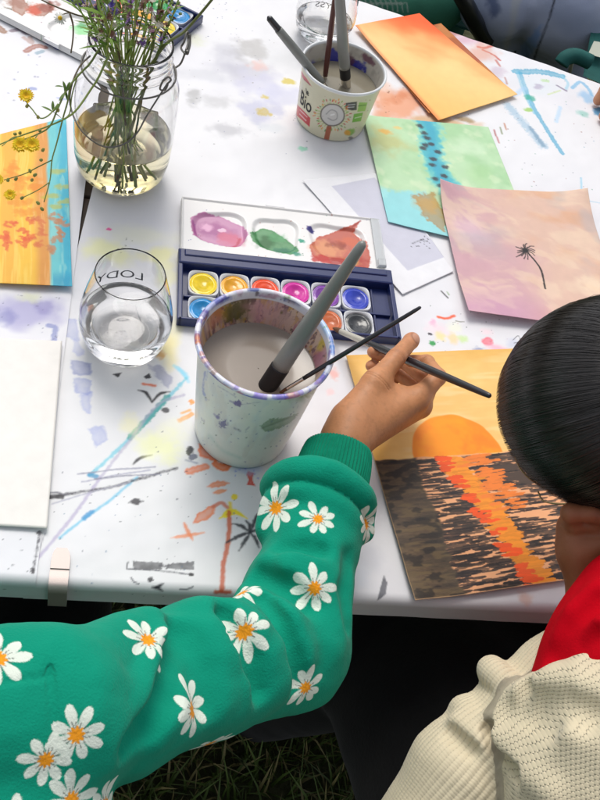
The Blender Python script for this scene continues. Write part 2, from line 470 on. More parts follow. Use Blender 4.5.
# ---- white sheets over the table
def sheet(u0f, u1f, s_h, thick_z, extra_u=0.0):
    """u bounds as functions of v; drapes over the front edge"""
    nv = int(1.16 / s_h); v = np.concatenate([np.linspace(-.030, 0.012, 30), np.linspace(.012, 1, nv)[1:]])
    nu = int((u1f(0.3) - u0f(0.3)) / s_h); s = np.linspace(0, 1, nu)
    U = u0f(v)[None, :] + (u1f(v) - u0f(v))[None, :] * s[:, None]
    fv = far_v(U) + 0.012 * (fbm(U * 9, U * 0, 2) - .5)
    arc = np.broadcast_to(v[None], U.shape)
    VV = np.where(arc > .012, .012 + (arc - .012) / (1 - .012) * (fv - .012), arc)
    # arc length s' measured back from v=.012: flat 2 mm, quarter round r=8mm, then drop
    L = .012 - arc; r = .009; fl = .005
    ang = np.clip((L - fl) / r, 0, np.pi / 2); dr = np.maximum(L - fl - r * np.pi / 2, 0)
    vv = np.where(L > 0, .012 - np.minimum(L, fl) - r * np.sin(ang), VV)
    zz = TZ + thick_z - np.where(L > fl, r * (1 - np.cos(ang)) + dr, 0)
    P = UV(0, 0)[None, None] * 0
    P = np.stack([A0[0] + U * EU[0] + vv * EV[0], A0[1] + U * EU[1] + vv * EV[1], zz], -1)
    wav = 0.0026 * (fbm(P[..., 0] * 9, P[..., 1] * 9, 2, 4) - .5) + 0.0020 * (fbm(P[..., 0] * 35, P[..., 1] * 35, 2, 14) - .5)
    wav2 = .0022 * (fbm(U * 14, zz * 5, 2, 4) - .5)
    flat = sst(-.02, .03, vv)
    P[..., 2] += wav * flat * 1.0
    P[..., 0] -= EV[0] * np.clip(dr * 60, 0, 1) * wav2; P[..., 1] -= EV[1] * np.clip(dr * 60, 0, 1) * wav2
    # front hem hangs 18 mm lower
    flatv = np.where(L > 0, .012 - L, VV)
    XYf = np.stack([A0[0] + U * EU[0] + flatv * EV[0], A0[1] + U * EU[1] + flatv * EV[1]], -1).reshape(-1, 2)
    return P.reshape(-1, 3), gridF(nu, len(v)), XYf
WHITE = lin('#eeeef1', .93)
paperm = mat('paint_spattered_paper', attr='Col', rough=0.5, var=0.012, vscale=25, bump=0.12, bscale=220, bdist=.0006)

one = lambda v: np.asarray(v, float) * 0
V, F, XYf = sheet(lambda v: .020 + sst(.2, .56, np.asarray(v, float)) * .0255, lambda v: 1.28 + one(v), .00118 if True else .003, .0004)
c = Canvas(np.c_[XYf, XYf[:, 0]], WHITE)
S, B, Pn, K = c.stroke, c.blob, c.poly, c.specks
# faint overall handling marks and washes
a = sst(.5, .8, fbm(c.X * 7, c.Y * 7, 3, 2)) * .10; c.put(np.arange(len(a)), a, lin('#c9c8dc'))
# --- grey and violet washes in the upper middle
B((250, 52), 15, 13, lin('#a9a6a2'), -50, .50, .6, .9); B((246, 72), 24, 10, lin('#c3c2ce'), 5, .6, .7, .9)
B((262, 85), 20, 11, lin('#cfcfe2'), 0, .55, .7, .9); B((228, 60), 12, 16, lin('#c6c6cf'), 0, .55, .7, .9)
B((194, 97), 6, 10, lin('#adadad'), 0, .6, .6, .8); B((217, 101), 12, 6, lin('#c2c2c4'), 0, .5, .8, .9); B((205, 76), 22, 6, lin('#cfd0d6'), 0, .5, .8, .9)
B((229, 130), 16, 7, lin('#bfbfc4'), 0, .6, .6, .8); B((263, 112), 20, 11, lin('#c7c8dc'), -10, .7, .5, .9); B((280, 96), 20, 9, lin('#cfd0e4'), 10, .6, .6, .8)
B((264, 112), 6.5, 4, lin('#d2bd4a'), -10, .85, .35, .6, rim=.3); B((288, 82), 6, 3, lin('#d9c95f'), 0, .8, .4, .6); B((265, 97), 4, 2.2, lin('#d8c765'), -10, .75, .4, .6)
B((258, 66), 8, 5, lin('#e8c4bb'), 0, .6, .7, .7); B((303, 149), 4.5, 2.5, lin('#a5dcc5'), 0, .8, .4, .5); B((270, 128), 12, 5, lin('#d5dadf'), 0, .5, .7, .7)
B((300, 60), 30, 14, lin('#d9dadd'), 10, .5, .8, .8); B((195, 40), 9, 6, lin('#dfe2c8'), 0, .5, .8, .7)
K((185, 20, 320, 160), 70, [lin('#5a5d78'), lin('#7c6a55'), lin('#8a8fae'), lin('#6a6a6a')], (.0004, .0011), .6, 11)
K((195, 0, 240, 40), 22, [lin('#3b4a86'), lin('#586a9c')], (.0005, .0012), .7, 12)
# --- top left strokes beside the paint box lid
S([(-2, 28), (4, 33)], .010, lin('#a57a5c'), .85, rim=.3); S([(12, 32), (20, 31), (27, 35)], .007, lin('#93808f'), .8, rim=.4)
S([(24, 39), (32, 44), (30, 39)], .006, lin('#c2a49c'), .7, rim=.3); S([(26, 52), (36, 47), (45, 48)], .008, lin('#b0705c'), .85, rim=.4)
S([(37, 54), (43, 52)], .006, lin('#9ab3c2'), .8, rim=.3); S([(42, 30), (46, 42)], .008, lin('#e08abf'), .8); S([(47, 35), (58, 38), (70, 41)], .009, lin('#3f94bf'), .85)
S([(48, 44), (53, 46), (58, 50)], .006, lin('#5560c8'), .9); S([(34, 34), (41, 33)], .006, lin('#9bd4e8'), .7)
K((5, 20, 80, 120), 26, [lin('#8a8fb5'), lin('#9a9ab0')], (.0008, .0022), .6, 13)
B((62, 100), 5, 1.6, lin('#9fb0d8'), 0, .6); B((33, 90), 4, 2, lin('#7f8fc8'), 0, .6)
# --- far right: teal line drawing, rust and blue marks
S([(516, 72), (540, 72), (562, 76)], .013, lin('#57b0cc'), .8, wob=.5, rim=.3); S([(520, 73), (532, 105), (548, 132), (562, 154)], .007, lin('#5fb4d2'), .8, rim=.3)
S([(517, 72), (524, 92), (534, 114)], .005, lin('#8ac6dc'), .6)
S([(562, 76), (568, 83), (566, 89)], .005, lin('#a0cfe2'), .6); S([(572, 88), (580, 82), (588, 88), (592, 95)], .006, lin('#86c0e0'), .7)
B((588, 97), 7, 6, lin('#9cc6e6'), 0, .7, .5); B((600, 112), 7, 5, lin('#3a93bd'), 0, .8); S([(508, 106), (522, 122), (543, 146)], .014, lin('#a5c4d8'), .6, .004, .6)
S([(530, 128), (543, 146)], .007, lin('#7fa0b8'), .6, .002); S([(504, 92), (514, 95), (524, 88)], .008, lin('#b9d3ea'), .6, .003)
S([(498, 92), (506, 88), (500, 80)], .007, lin('#c3d6ea'), .5, .003)
B((530, 98), 5, 3, lin('#4fb7a5'), 0, .8, .4); B((528, 110), 4, 2.2, lin('#a8cf6a'), 0, .8, .4); B((538, 87), 5, 2.5, lin('#a78fb0'), 30, .7, .4); S([(557, 86), (566, 91)], .004, lin('#8f7f9a'), .8)
B((545, 81), 4, 2, lin('#b5d88a'), 0, .6); S([(548, 95), (560, 91)], .003, lin('#c9d88a'), .6); B((583, 114), 5, 3, lin('#63c0b0'), 0, .5, .6)
S([(560, 108), (556, 122)], .006, lin('#bcd8ee'), .6, .002); B((540, 86), 18, 9, lin('#d8e3e8'), 0, .4, .8)
S([(581, 178), (582, 200), (584, 216)], .0025, lin('#9ad0e6'), .7); S([(582, 200), (600, 203)], .002, lin('#a8cde0'), .6)
S([(478, 47), (485, 48), (492, 46)], .005, lin('#cf5a50'), .8); S([(483, 50), (494, 55), (500, 60)], .004, lin('#c9584c'), .8); S([(496, 60), (500, 66)], .004, lin('#c77060'), .7)
B((465, 40), 18, 6, lin('#d8a8bc'), 15, .6, .6); B((480, 52), 16, 8, lin('#e0a890'), 40, .6, .6); B((455, 33), 12, 4, lin('#b5504a'), 25, .6, .5); B((497, 72), 9, 5, lin('#c8b4c4'), 40, .5, .6)
S([(505, 78), (507, 84)], .003, lin('#b87a70'), .6)
for (x, y, q) in ((494, 130, '#b03a3a'), (497, 137, '#c06060'), (504, 124, '#c27a40'), (500, 128, '#7a8a50')): S([(x, y), (x + 2, y + 6)], .0025, lin(q), .7)
B((402, 104), 25, 14, lin('#e6a070'), 35, .75, .5, .9); B((392, 98), 16, 8, lin('#d98d5c'), 40, .6, .5, .9); B((440, 122), 28, 5, lin('#d9b07a'), 5, .7, .5, .9); B((465, 120), 9, 3, lin('#a98a4a'), 0, .7, .5)
B((380, 90), 10, 14, lin('#eac0a6'), 0, .6, .7)
K((480, 60, 600, 190), 60, [lin('#3f8fb0'), lin('#a05a50'), lin('#5a9a80'), lin('#7a7a90')], (.0005, .0013), .6, 15)
K((380, 85, 480, 128), 40, [lin('#b0704a'), lin('#a0604a'), lin('#8a6a40')], (.0006, .0018), .6, 16)
# --- between jar, glass and paint box
B((108, 250), 26, 12, lin('#eeeec2'), 0, .8, .6, .7); B((160, 255), 22, 9, lin('#f0edb8'), 5, .75, .6, .7); B((168, 275), 8, 14, lin('#f2f0cc'), 0, .7, .7); B((140, 235), 30, 9, lin('#f3f3dc'), 0, .5, .8)
B((109, 229), 2.4, 1.4, lin('#f06ab0'), 0, .9); K((112, 238, 136, 254), 9, [lin('#8a8a5a'), lin('#5a5a4a')], (.0005, .001), .8, 17)
B((168, 348), 10, 16, lin('#f2e6a4'), 0, .7, .7); B((160, 355), 5, 4, lin('#e0b060'), 0, .7, .6); B((176, 330), 6, 16, lin('#f0edd0'), 0, .6, .7)
# --- blue-violet square dabs on the left
for pts, q, al in (([(63, 318), (78, 320), (79, 341), (65, 338)], '#a9b2dc', .75), ([(70, 360), (92, 363), (90, 376), (74, 374)], '#7f8bc4', .8), ([(73, 379), (92, 381), (88, 396), (75, 392)], '#9ba6d8', .75),
                   ([(80, 394), (92, 393), (89, 413), (83, 410)], '#a4aede', .7), ([(88, 429), (103, 425), (108, 440), (96, 449)], '#a5afdc', .75), ([(75, 340), (84, 352), (80, 358), (72, 352)], '#a9b2e0', .6)):
    Pn(pts, lin(q), al, .0015, .003, 160, rim=.25, tex=.5)
# --- bird, arcs and dots
S([(138, 390), (146, 393), (152, 402)], .0036, lin('#2c2b33'), .95, taper=True); S([(170, 392), (160, 394), (152, 402)], .0034, lin('#2c2b33'), .95, taper=True)
Pn([(147, 365), (160, 367), (173, 378), (168, 389), (158, 378)], lin('#a9abc4'), .7, .002, .003, rim=.2); S([(143, 384), (155, 386)], .0028, lin('#e27a48'), .85)
B((165, 410), 4, 2.6, lin('#54545c'), 0, .9, .2, .3); Pn([(113, 375), (122, 373), (118, 378)], lin('#33333a'), .9, .0008, .001); Pn([(144, 377), (149, 374), (151, 378), (146, 379)], lin('#3c3c44'), .9, .0008, .001)
for k in range(5): S([(174 + 3 * k, 366 + 2 * k), (184 + k, 374 + 2 * k)], .004, lin('#a4dcf0'), .55, .0015)
S([(186, 379), (165, 401), (140, 428), (112, 455), (90, 475)], .0038, lin('#86cfe0'), .75, wob=.6); S([(167, 397), (150, 417), (130, 437)], .0065, lin('#3fa9a5'), .8, wob=.5, rim=.3)
S([(90, 475), (96, 476)], .005, lin('#4aa0c8'), .8); S([(184, 395), (158, 405), (130, 440), (100, 478)], .003, lin('#b9b4cc'), .6, wob=.6)
S([(137, 477), (110, 500), (85, 518), (60, 538)], .0026, lin('#7cc8e4'), .75, wob=.6); S([(92, 512), (84, 518)], .005, lin('#3f9fd0'), .8); S([(100, 478), (70, 520), (40, 556), (25, 572)], .003, lin('#c3bcd4'), .8, wob=.5)
S([(50, 498), (75, 493), (110, 487), (145, 477), (177, 468)], .0028, lin('#4c4b58'), .85, wob=.7, dry=.3); S([(50, 497), (62, 497)], .005, lin('#2f2f3a'), .85)
for (x0, y0, x1, y1, q) in ((78, 474, 155, 467, '#9a9ab0'), (82, 482, 150, 470, '#b0b0c4'), (95, 479, 160, 474, '#8a8aa0'), (50, 493, 66, 495, '#5c5c6c'), (52, 504, 130, 482, '#b6b6c6')):
    S([(x0, y0), ((x0 + x1) / 2, (y0 + y1) / 2 - 1), (x1, y1)], .0016, lin(q), .75, .0008, .6)
S([(133, 464), (140, 458), (152, 455)], .0032, lin('#2f2f38'), .9, taper=True); B((136, 502), 6, 2.8, lin('#43434c'), 18, .9, .25, .5)
B((190, 450), 4, 4, lin('#30323c'), 0, .9, .25, .6); B((193, 457), 5, 2, lin('#6a6f88'), 30, .8, .3, .7); S([(186, 460), (197, 463)], .002, lin('#7f88a8'), .6)
B((192, 402), 3, 2.4, lin('#f0a850'), 0, .85, .3, .4); S([(180, 420), (192, 414)], .005, lin('#f2b25c'), .8, rim=.3); S([(182, 413), (190, 410)], .003, lin('#f0b86a'), .8)
B((163, 447), 20, 12, lin('#eef0bc'), 0, .65, .7, .7); B((130, 424), 9, 9, lin('#f0ecc8'), 0, .6, .7); B((172, 428), 14, 10, lin('#efeeda'), 0, .5, .8)
# --- orange strokes, fish, palm
Pn([(199, 444), (205, 446), (216, 461), (199, 456)], lin('#ef8a55'), .9, .001, .002, rim=.3); S([(189, 471), (199, 468), (206, 466)], .008, lin('#f09468'), .85, rim=.4)
S([(216, 464), (224, 468), (229, 463)], .008, lin('#ee8438'), .9, rim=.4); Pn([(248, 471), (254, 473), (252, 481), (255, 486), (247, 485), (249, 480), (246, 475)], lin('#dc4a28'), .9, .0008, .001, rim=.3)
S([(208, 486), (218, 484), (229, 483)], .0072, lin('#f09a6c'), .85, taper=True, rim=.4); S([(214, 493), (226, 490)], .005, lin('#f0a478'), .85, taper=True, rim=.3)
Pn([(193, 523), (197, 515), (209, 507), (215, 505), (214, 514), (205, 521)], lin('#f09668'), .9, .001, .002, rim=.35); S([(213, 507), (221, 503), (228, 508)], .004, lin('#d98a70'), .8)
Pn([(219, 519), (226, 510), (236, 509), (247, 519), (236, 515), (228, 517)], lin('#f4e22a'), .92, .001, .0015); B((234.5, 497), 3.4, 2.6, lin('#f2de3a'), 0, .9, .2, .3); S([(230, 503), (231, 512)], .003, lin('#f0da40'), .8)
S([(229, 512), (229, 530), (227, 548), (223, 566), (222, 590)], .0042, lin('#d4744c'), .88, wob=.4, rim=.3); S([(216, 592), (230, 592)], .0042, lin('#c4623c'), .85)
S([(171, 538), (186, 536), (204, 533)], .004, lin('#f0a47c'), .85, taper=True, rim=.3); S([(184, 523), (188, 532), (193, 541)], .0042, lin('#ee9a6c'), .85, taper=True, rim=.3)
for q in ((226, 543), (233, 524), (239, 551), (246, 521), (257, 514), (259, 548), (262, 530)): S([(250, 533), ((250 + q[0]) / 2 + 1, (533 + q[1]) / 2 - 1.5), q], .0036, lin('#3a3d48'), .88, taper=True, wob=.5)
# --- black bar drawing near the front edge
Pn([(133, 561), (162, 563), (162, 570), (134, 570)], lin('#3f4249'), .92, .0006, .0012, 500, tex=.45); Pn([(168, 564), (194, 562), (194, 570), (166, 569)], lin('#43464d'), .92, .0006, .0012, 500, tex=.5); S([(160, 566), (170, 566)], .003, lin('#6c6e76'), .8, dry=.6)
S([(128, 562), (127, 569), (135, 569)], .0012, lin('#4a4c55'), .8, .0005); S([(127, 569), (160, 571), (192, 575)], .0016, lin('#62646e'), .8, .0006, dry=.4); B((191, 575), 2.6, 1.6, lin('#33353c'), 0, .9, .3)
S([(131, 578), (134, 582), (139, 584)], .0013, lin('#555862'), .8, .0006); B((150.5, 580), 2.6, 2, lin('#3a3c44'), 0, .9, .3); S([(152, 587), (158, 588), (163, 591)], .003, lin('#383b43'), .9, taper=True); S([(163, 584), (155, 588)], .003, lin('#383b43'), .9, taper=True)
S([(180, 589), (187, 589), (193, 587)], .0013, lin('#6a6d76'), .8, .0006)
S([(40, 534), (37, 550), (33, 572)], .002, lin('#54545f'), .8, .0007, .8, dry=.4); B((33, 572), 2.2, 3, lin('#3a3a44'), 0, .85); B((39, 534), 3, 1.6, lin('#4a4a54'), 0, .85); S([(45, 534), (30, 575)], .001, lin('#8a8a98'), .6, .0005)
K((10, 470, 200, 600), 70, [lin('#4a4a58'), lin('#7a7a8c'), lin('#6a88a8')], (.0004, .001), .6, 21); K((150, 380, 270, 520), 30, [lin('#5a5a6c'), lin('#9a9aae')], (.0004, .0012), .6, 22)
B((250, 470), 12, 4, lin('#c4cdf0'), 0, .5, .6); K((235, 455, 262, 480), 12, [lin('#8f9ce0')], (.0006, .0016), .6, 23)
# --- paint tests right of the box
S([(438, 317), (446, 318.5), (454, 316)], .0036, lin('#ee6f3c'), .9); B((433, 323), 3, 3, lin('#f6b4d0'), 0, .7, .5); B((438, 329), 9, 5, lin('#f8dfe6'), 0, .6, .8); B((430, 334), 2, 1.2, lin('#3c3440'), 0, .9, .3)
B((432.5, 343), 3, 2.4, lin('#22a957'), 0, .9, .25, .4); B((440, 336), 5, 4, lin('#f6e2a6'), 0, .75, .6); B((453, 338), 5, 4.5, lin('#f4d9a8'), 0, .75, .6); B((463, 339), 5, 3.4, lin('#cfe6a6'), 0, .75, .6); B((455, 328), 6, 5, lin('#eef0dc'), 0, .6, .8)
B((488, 341), 6, 3.6, lin('#ee5a74'), 10, .88, .35, .5, rim=.3); B((479, 353), 6.5, 5, lin('#a4abc8'), 0, .8, .4, .6); B((503, 352), 13, 5, lin('#f4b8cc'), -25, .65, .6, .6); B((487, 332), 5, 3, lin('#f8e0e6'), 0, .6, .8)
B((513, 344), 6, 5, lin('#c9cfe2'), 0, .55, .7); S([(441, 291), (445, 295), (448, 298)], .0018, lin('#33343a'), .9, .0006); S([(447, 292), (449, 295)], .0016, lin('#77a05a'), .8, .0006)
S([(456, 321), (460, 322), (464, 322)], .0012, lin('#6a6a50'), .8, .0006); S([(513, 340), (518, 336), (520, 341), (514, 343)], .0008, lin('#55555f'), .8, .0004)
K((420, 300, 520, 360), 34, [lin('#5a6a5a'), lin('#7a7a8a'), lin('#c06a80')], (.0004, .0009), .7, 24)
B((334, 374), 5, 5, lin('#eeb8b0'), 0, .7, .5); B((330, 392), 4, 3, lin('#f2cfd0'), 0, .6, .6); B((343, 390), 6, 10, lin('#e6e6ec'), 0, .6, .7)
# --- bottom right corner
Pn([(384, 575), (387, 583), (386, 594), (378, 600), (380, 588)], lin('#6c6e78'), .92, .0007, .0008, tex=.25); B((368, 560), 14, 9, lin('#d6d7de'), 0, .6, .7); B((362, 575), 8, 9, lin('#dfe2ea'), 0, .6, .8)
B((525, 598), 6, 5, lin('#d8a58a'), 0, .45, .7)
tag(mesh_obj('paper_sheet', V, F, paperm, loc=V.mean(0), col=WHITE * (c.C / WHITE) ** 1.35), 'large white table paper with palm, bird and brush doodles, wrapped over the front edge', 'table paper')

# ---- left sheet
V, F, XYf = sheet(lambda v: -.50 + one(v), lambda v: .0315 + one(v), .0014, .0018)
c = Canvas(np.c_[XYf, XYf[:, 0]], lin('#ededf2', .93)); S, B, Pn, K = c.stroke, c.blob, c.poly, c.specks
B((28, 312), 42, 15, lin('#b2aed4'), 0, .75, .5, .7); B((45, 308), 12, 7, lin('#9d98c8'), 0, .6, .5); B((6, 318), 10, 8, lin('#8e8fc4'), 0, .6, .6); B((30, 298), 10, 5, lin('#dfe3b8'), 0, .5, .7)
S([(49, 327), (55, 329), (54, 338), (53, 346)], .006, lin('#8a94c8'), .75, rim=.3); K((0, 295, 62, 345), 26, [lin('#6a6a9a'), lin('#5a5a70')], (.0004, .001), .6, 31)
K((0, 530, 50, 600), 12, [lin('#5a5a68')], (.0005, .001), .6, 32)
S([(-2, 28), (4, 33)], .010, lin('#a57a5c'), .85, rim=.3); S([(12, 32), (20, 31), (27, 35)], .007, lin('#93808f'), .8, rim=.4)
S([(24, 39), (32, 44), (30, 39)], .006, lin('#c2a49c'), .7, rim=.3); S([(26, 52), (36, 47), (45, 48)], .008, lin('#b0705c'), .85, rim=.4)
S([(37, 54), (43, 52)], .006, lin('#9ab3c2'), .8, rim=.3); S([(42, 30), (46, 42)], .008, lin('#e08abf'), .8); S([(47, 35), (58, 38), (70, 41)], .009, lin('#3f94bf'), .85)
S([(48, 44), (53, 46), (58, 50)], .006, lin('#5560c8'), .9); S([(34, 34), (41, 33)], .006, lin('#9bd4e8'), .7)
K((5, 20, 80, 120), 26, [lin('#8a8fb5'), lin('#9a9ab0')], (.0008, .0022), .6, 13); B((62, 100), 5, 1.6, lin('#9fb0d8'), 0, .6); B((33, 90), 4, 2, lin('#7f8fc8'), 0, .6)
S([(40, 534), (37, 550), (33, 572)], .002, lin('#54545f'), .8, .0007, .8, dry=.4); B((33, 572), 2.2, 3, lin('#3a3a44'), 0, .85); B((39, 534), 3, 1.6, lin('#4a4a54'), 0, .85)
tag(mesh_obj('paper_sheet', V, F, paperm, loc=V.mean(0), col=WHITE * np.clip(c.C / WHITE, 0, 1.02) ** 1.3), 'white table paper at the far left with a violet wash, beside the dark gap', 'table paper')

# ================================================================== loose papers and paintings
def paper(corners, z0, n=(180, 200), curl=None, und=.0012, seed=0):
    """corners px TL,TR,BR,BL on the table"""
    Q = np.array([W(*p)[:2] for p in corners]); s = np.linspace(0, 1, n[0])[:, None, None]; t = np.linspace(0, 1, n[1])[None, :, None]
    P = (1 - t) * ((1 - s) * Q[0] + s * Q[1]) + t * ((1 - s) * Q[3] + s * Q[2]); s = s[..., 0] + 0 * t[..., 0]; t = t[..., 0] + 0 * s
    z = TZ + z0 + und * (fbm(P[..., 0] * 14 + seed, P[..., 1] * 14, 2, seed) * 1.3)
    if curl: z = z + curl(s, t)
    V = np.concatenate([P, z[..., None]], -1).reshape(-1, 3); return V, gridF(*n), s.ravel(), t.ravel(), Q
pm = mat('watercolour_paper', attr='Col', rough=0.55, var=0.03, vscale=60, bump=0.25, bscale=500, bdist=.0004)
def paper_obj(name, V, F, C, label, cat, group=None):
    o = mesh_obj(name, V, F, pm, loc=V.mean(0), col=.86 * (np.clip(C, 0, 1) / .86) ** 1.22)
    sm = o.modifiers.new('thickness', 'SOLIDIFY'); sm.thickness = .0004; sm.offset = -1
    return tag(o, label, cat, group)

# white margin sheet with a grey print
V, F, s, t, Q = paper([(302, 182), (384, 174), (453, 273), (402, 296)], .0018, (120, 160), seed=3)
c = Canvas(V, lin('#f0f0f3', .93)); c.poly([(331, 188), (374, 179), (446, 258), (407, 272)], lin('#d2d2df', .95), .9, .0008, .0003); c.specks((409, 238, 430, 250), 16, [lin('#4a4c55')], (.0006, .0018), .8, 5)
c.stroke([(412, 245), (420, 242), (426, 243)], .0018, lin('#5a5c66'), .7, dry=.5)
paper_obj('paper_sheet', V, F, c.C, 'white sheet with a pale grey printed panel, between paint box and green painting', 'paper')
# darker orange sheet beneath
V, F, s, t, Q = paper([(368, 42), (440, 26), (509, 92), (428, 116)], .0036, (100, 100), seed=4)
c = Canvas(V, lin('#c98748')); a = sst(.4, .65, fbm(c.X * 40, c.Y * 40, 3, 3)); c.put(np.arange(len(a)), a * .6, lin('#a9552c')); c.blob((470, 55), 14, 10, lin('#b5654a'), 0, .6); c.blob((500, 85), 12, 10, lin('#e0b070'), 0, .6)
paper_obj('painting', V, F, c.C, 'rust brown painted sheet mostly hidden beneath the orange one', 'painting', None)
# orange painting
V, F, s, t, Q = paper([(354, 30), (418, 18), (516, 98), (437, 124)], .0052, (200, 200), lambda s, t: .006 * np.clip(t - .6, 0, 1) ** 2 * s + .010 * np.clip(.35 - t, 0, 1) ** 1.5, seed=5)
c = Canvas(V, lin('#f8d79a')); i = np.arange(len(V))
g = (c.Y - c.Y.min()) / np.ptp(c.Y); q = fbm(c.X * 18, c.Y * 30, 3, 2)
c.put(i, sst(.45, 1.05, g + .3 * (q - .5)), lin('#f07d2c')); c.put(i, .6 * sst(.6, 0, g), lin('#f2bb60')); c.put(i, .5 * sst(.5, .75, fbm(c.X * 9, c.Y * 22, 3, 8)), lin('#f9d79a')); c.put(i, sst(.06, 0, s) * .5, lin('#e05a2a'))
c.put(i, .8 * sst(.78, 1.0, g + .1 * q), lin('#ef6a20'))
paper_obj('painting', V, F, c.C, 'orange to yellow gradient watercolour at the far edge of the table', 'painting')
# green and teal painting
V, F, s, t, Q = paper([(362, 118), (487, 130), (540, 262), (387, 225)], .0044, (230, 230), lambda s, t: .008 * np.clip(.12 - s, 0, 1) * 8 * .12, seed=6)
c = Canvas(V, lin('#c3dfbc')); i = np.arange(len(V)); q = fbm(c.X * 25, c.Y * 25, 4, 2)
c.put(i, .6 * sst(.4, .7, q), lin('#a5cfa0')); c.put(i, .5 * sst(.55, .8, fbm(c.X * 60, c.Y * 60, 3, 5)), lin('#dce9cb'))
c.blob((383, 142), 20, 14, lin('#c9c88c'), 0, .75, .6, .8); c.blob((385, 135), 6, 2.5, lin('#e8b85a'), 0, .8, .5); c.blob((396, 131), 4, 1.6, lin('#e8d08a'), 0, .8, .5)
c.poly([(366, 192), (425, 196), (462, 252), (380, 235)], lin('#9fdbe2'), .9, .006, .006); c.blob((372, 195), 16, 8, lin('#b5e6e4'), 0, .6)
for k, (w_, col_, al) in enumerate(((.036, '#8cd4cc', .8), (.026, '#56bccb', .85), (.012, '#3fa9c8', .5))): c.stroke([(417, 112), (430, 135), (432, 160), (440, 180), (462, 205)], w_, lin(col_), al, .004, .5, sc=.4)
for k, (x, y) in enumerate(((419, 129), (423, 136), (426, 141), (424, 148), (422, 151), (437, 155), (432, 162), (431, 168), (444, 170), (434, 182), (443, 179), (440, 189), (446, 187), (455, 192), (448, 196), (430, 147))): c.blob((x, y), 3.4, 2.0, lin('#4a4a52'), 0, .9, .5, .5)
c.poly([(412, 199), (432, 196), (446, 222), (444, 236), (425, 222)], lin('#b9862e'), .9, .003, .006, rim=.3); c.blob((425, 208), 10, 8, lin('#d9a94c'), 0, .5, .6)
c.blob((478, 178), 12, 12, lin('#b4d8a4'), 0, .5, .7); c.blob((468, 150), 16, 8, lin('#d9ebd2'), 0, .5, .7)
paper_obj('painting', V, F, c.C, 'pale green watercolour with a teal river band and dark dots', 'painting')
# pink palm painting
V, F, s, t, Q = paper([(435, 191), (582, 198), (628, 338), (465, 318)], .0062, (280, 280), lambda s, t: .014 * np.clip(1 - np.hypot(s, t) / .3, 0, 1) ** 2 + .010 * np.clip(1 - np.hypot(1 - s, t) / .3, 0, 1) ** 2 + .006 * np.clip(t - .75, 0, 1) * 4 * (1 - s) + .001, seed=7)
c = Canvas(V, lin('#deC0b0')); i = np.arange(len(V)); q = fbm(c.X * 14, c.Y * 20, 4, 2); q2 = fbm(c.X * 30 + 2 * q, c.Y * 55 + 3 * q, 4, 6)
c.put(i, .85 * sst(.62, .1, s + .5 * (q - .5) - .12 * t), lin('#cfa9b4')); c.put(i, .6 * sst(.45, .75, q2), lin('#e8d2bc')); c.put(i, .55 * sst(.5, .8, fbm(c.X * 22, c.Y * 40, 3, 12)) * sst(.3, .7, s), lin('#dcac88'))
c.put(i, .5 * sst(.55, .75, fbm(c.X * 20, c.Y * 30, 3, 17)) * sst(.75, .3, t), lin('#bcb4b4')); c.put(i, .6 * sst(.7, 1, t) * sst(.7, .2, s), lin('#cda0bc')); c.put(i, .6 * sst(.85, 1, t) * sst(.3, .8, s), lin('#e3977a'))
c.blob((468, 235), 14, 12, lin('#e3cdd4'), 0, .5, .7); c.blob((590, 290), 12, 8, lin('#f2dfc6'), 0, .7, .6); c.blob((488, 240), 18, 7, lin('#b9b2bc'), 20, .35, .8)
for k in range(16):
    an = k * .393 + .1 * math.sin(k * 3.1); L = 9 + 2.5 * math.sin(k * 2.3); c.stroke([(523, 255), (523 + .6 * L * math.cos(an), 255 + .5 * L * math.sin(an)), (523 + L * math.cos(an + .15), 256 + .75 * L * math.sin(an + .15))], .0016, lin('#26242a'), .95, .0005, .4, taper=False)
c.stroke([(526, 258), (533, 266), (539, 276), (542.5, 293)], .0026, lin('#2a2429'), .95, .0005, .3); c.blob((523, 255), 3, 2, lin('#222026'), 0, .9, .3)
paper_obj('painting', V, F, c.C, 'pink and peach watercolour sky with a small black palm tree', 'painting')
# left yellow orange blue painting
dv = W(66, 121) - W(0, 138); Lw = 1.9
TLp = (-60, 153); BLp = (-66, 284)
V, F, s, t, Q = paper([TLp, (66, 121), (72, 292), BLp], .0042, (300, 330), lambda s, t: .005 * np.clip(t - .85, 0, 1) * 6 * s, seed=8)
c = Canvas(V, lin('#f2c648')); i = np.arange(len(V)); wv = .03 * (fbm(t * 6, s * 0, 2, 3) - .5); x = s + wv
c.put(i, .35 * sst(.45, .50, x) * sst(.62, .58, x), lin('#e8a54c')); c.put(i, .8 * sst(.70, .78, x), lin('#dc9a58')); c.put(i, .5 * sst(.68, .74, x) * sst(.5, .7, fbm(x * 60, t * 5, 3, 3)), lin('#eec084'))
c.put(i, sst(.825, .855, x), lin('#7ccdd2')); c.put(i, .9 * sst(.89, .96, x) * sst(.3, .6, fbm(x * 14, t * 7, 3, 5) + .2), lin('#45b9d2')); c.put(i, .5 * sst(.55, .75, fbm(x * 30, t * 10, 3, 9)) * (x > .84), lin('#a9ddd8'))
c.put(i, .5 * sst(.5, .7, fbm(x * 50, t * 4, 3, 11)) * (x < .7), lin('#f7dc7c')); c.put(i, .6 * sst(.9, .97, t) * (x > .86), lin('#2f9fc4'))
g = np.random.default_rng(4)
for k in range(16): c.blob((g.uniform(-2, 40), g.uniform(160, 218)), g.uniform(4, 8), g.uniform(3, 6), lin('#e89a24'), 0, .7, .4, .8)
for (x_, y_) in ((62, 190), (56, 210), (50, 200), (66, 205), (58, 175)): c.blob((x_, y_), 8, 2.5, lin('#c2bf3a'), 20, .65, .5, .9)
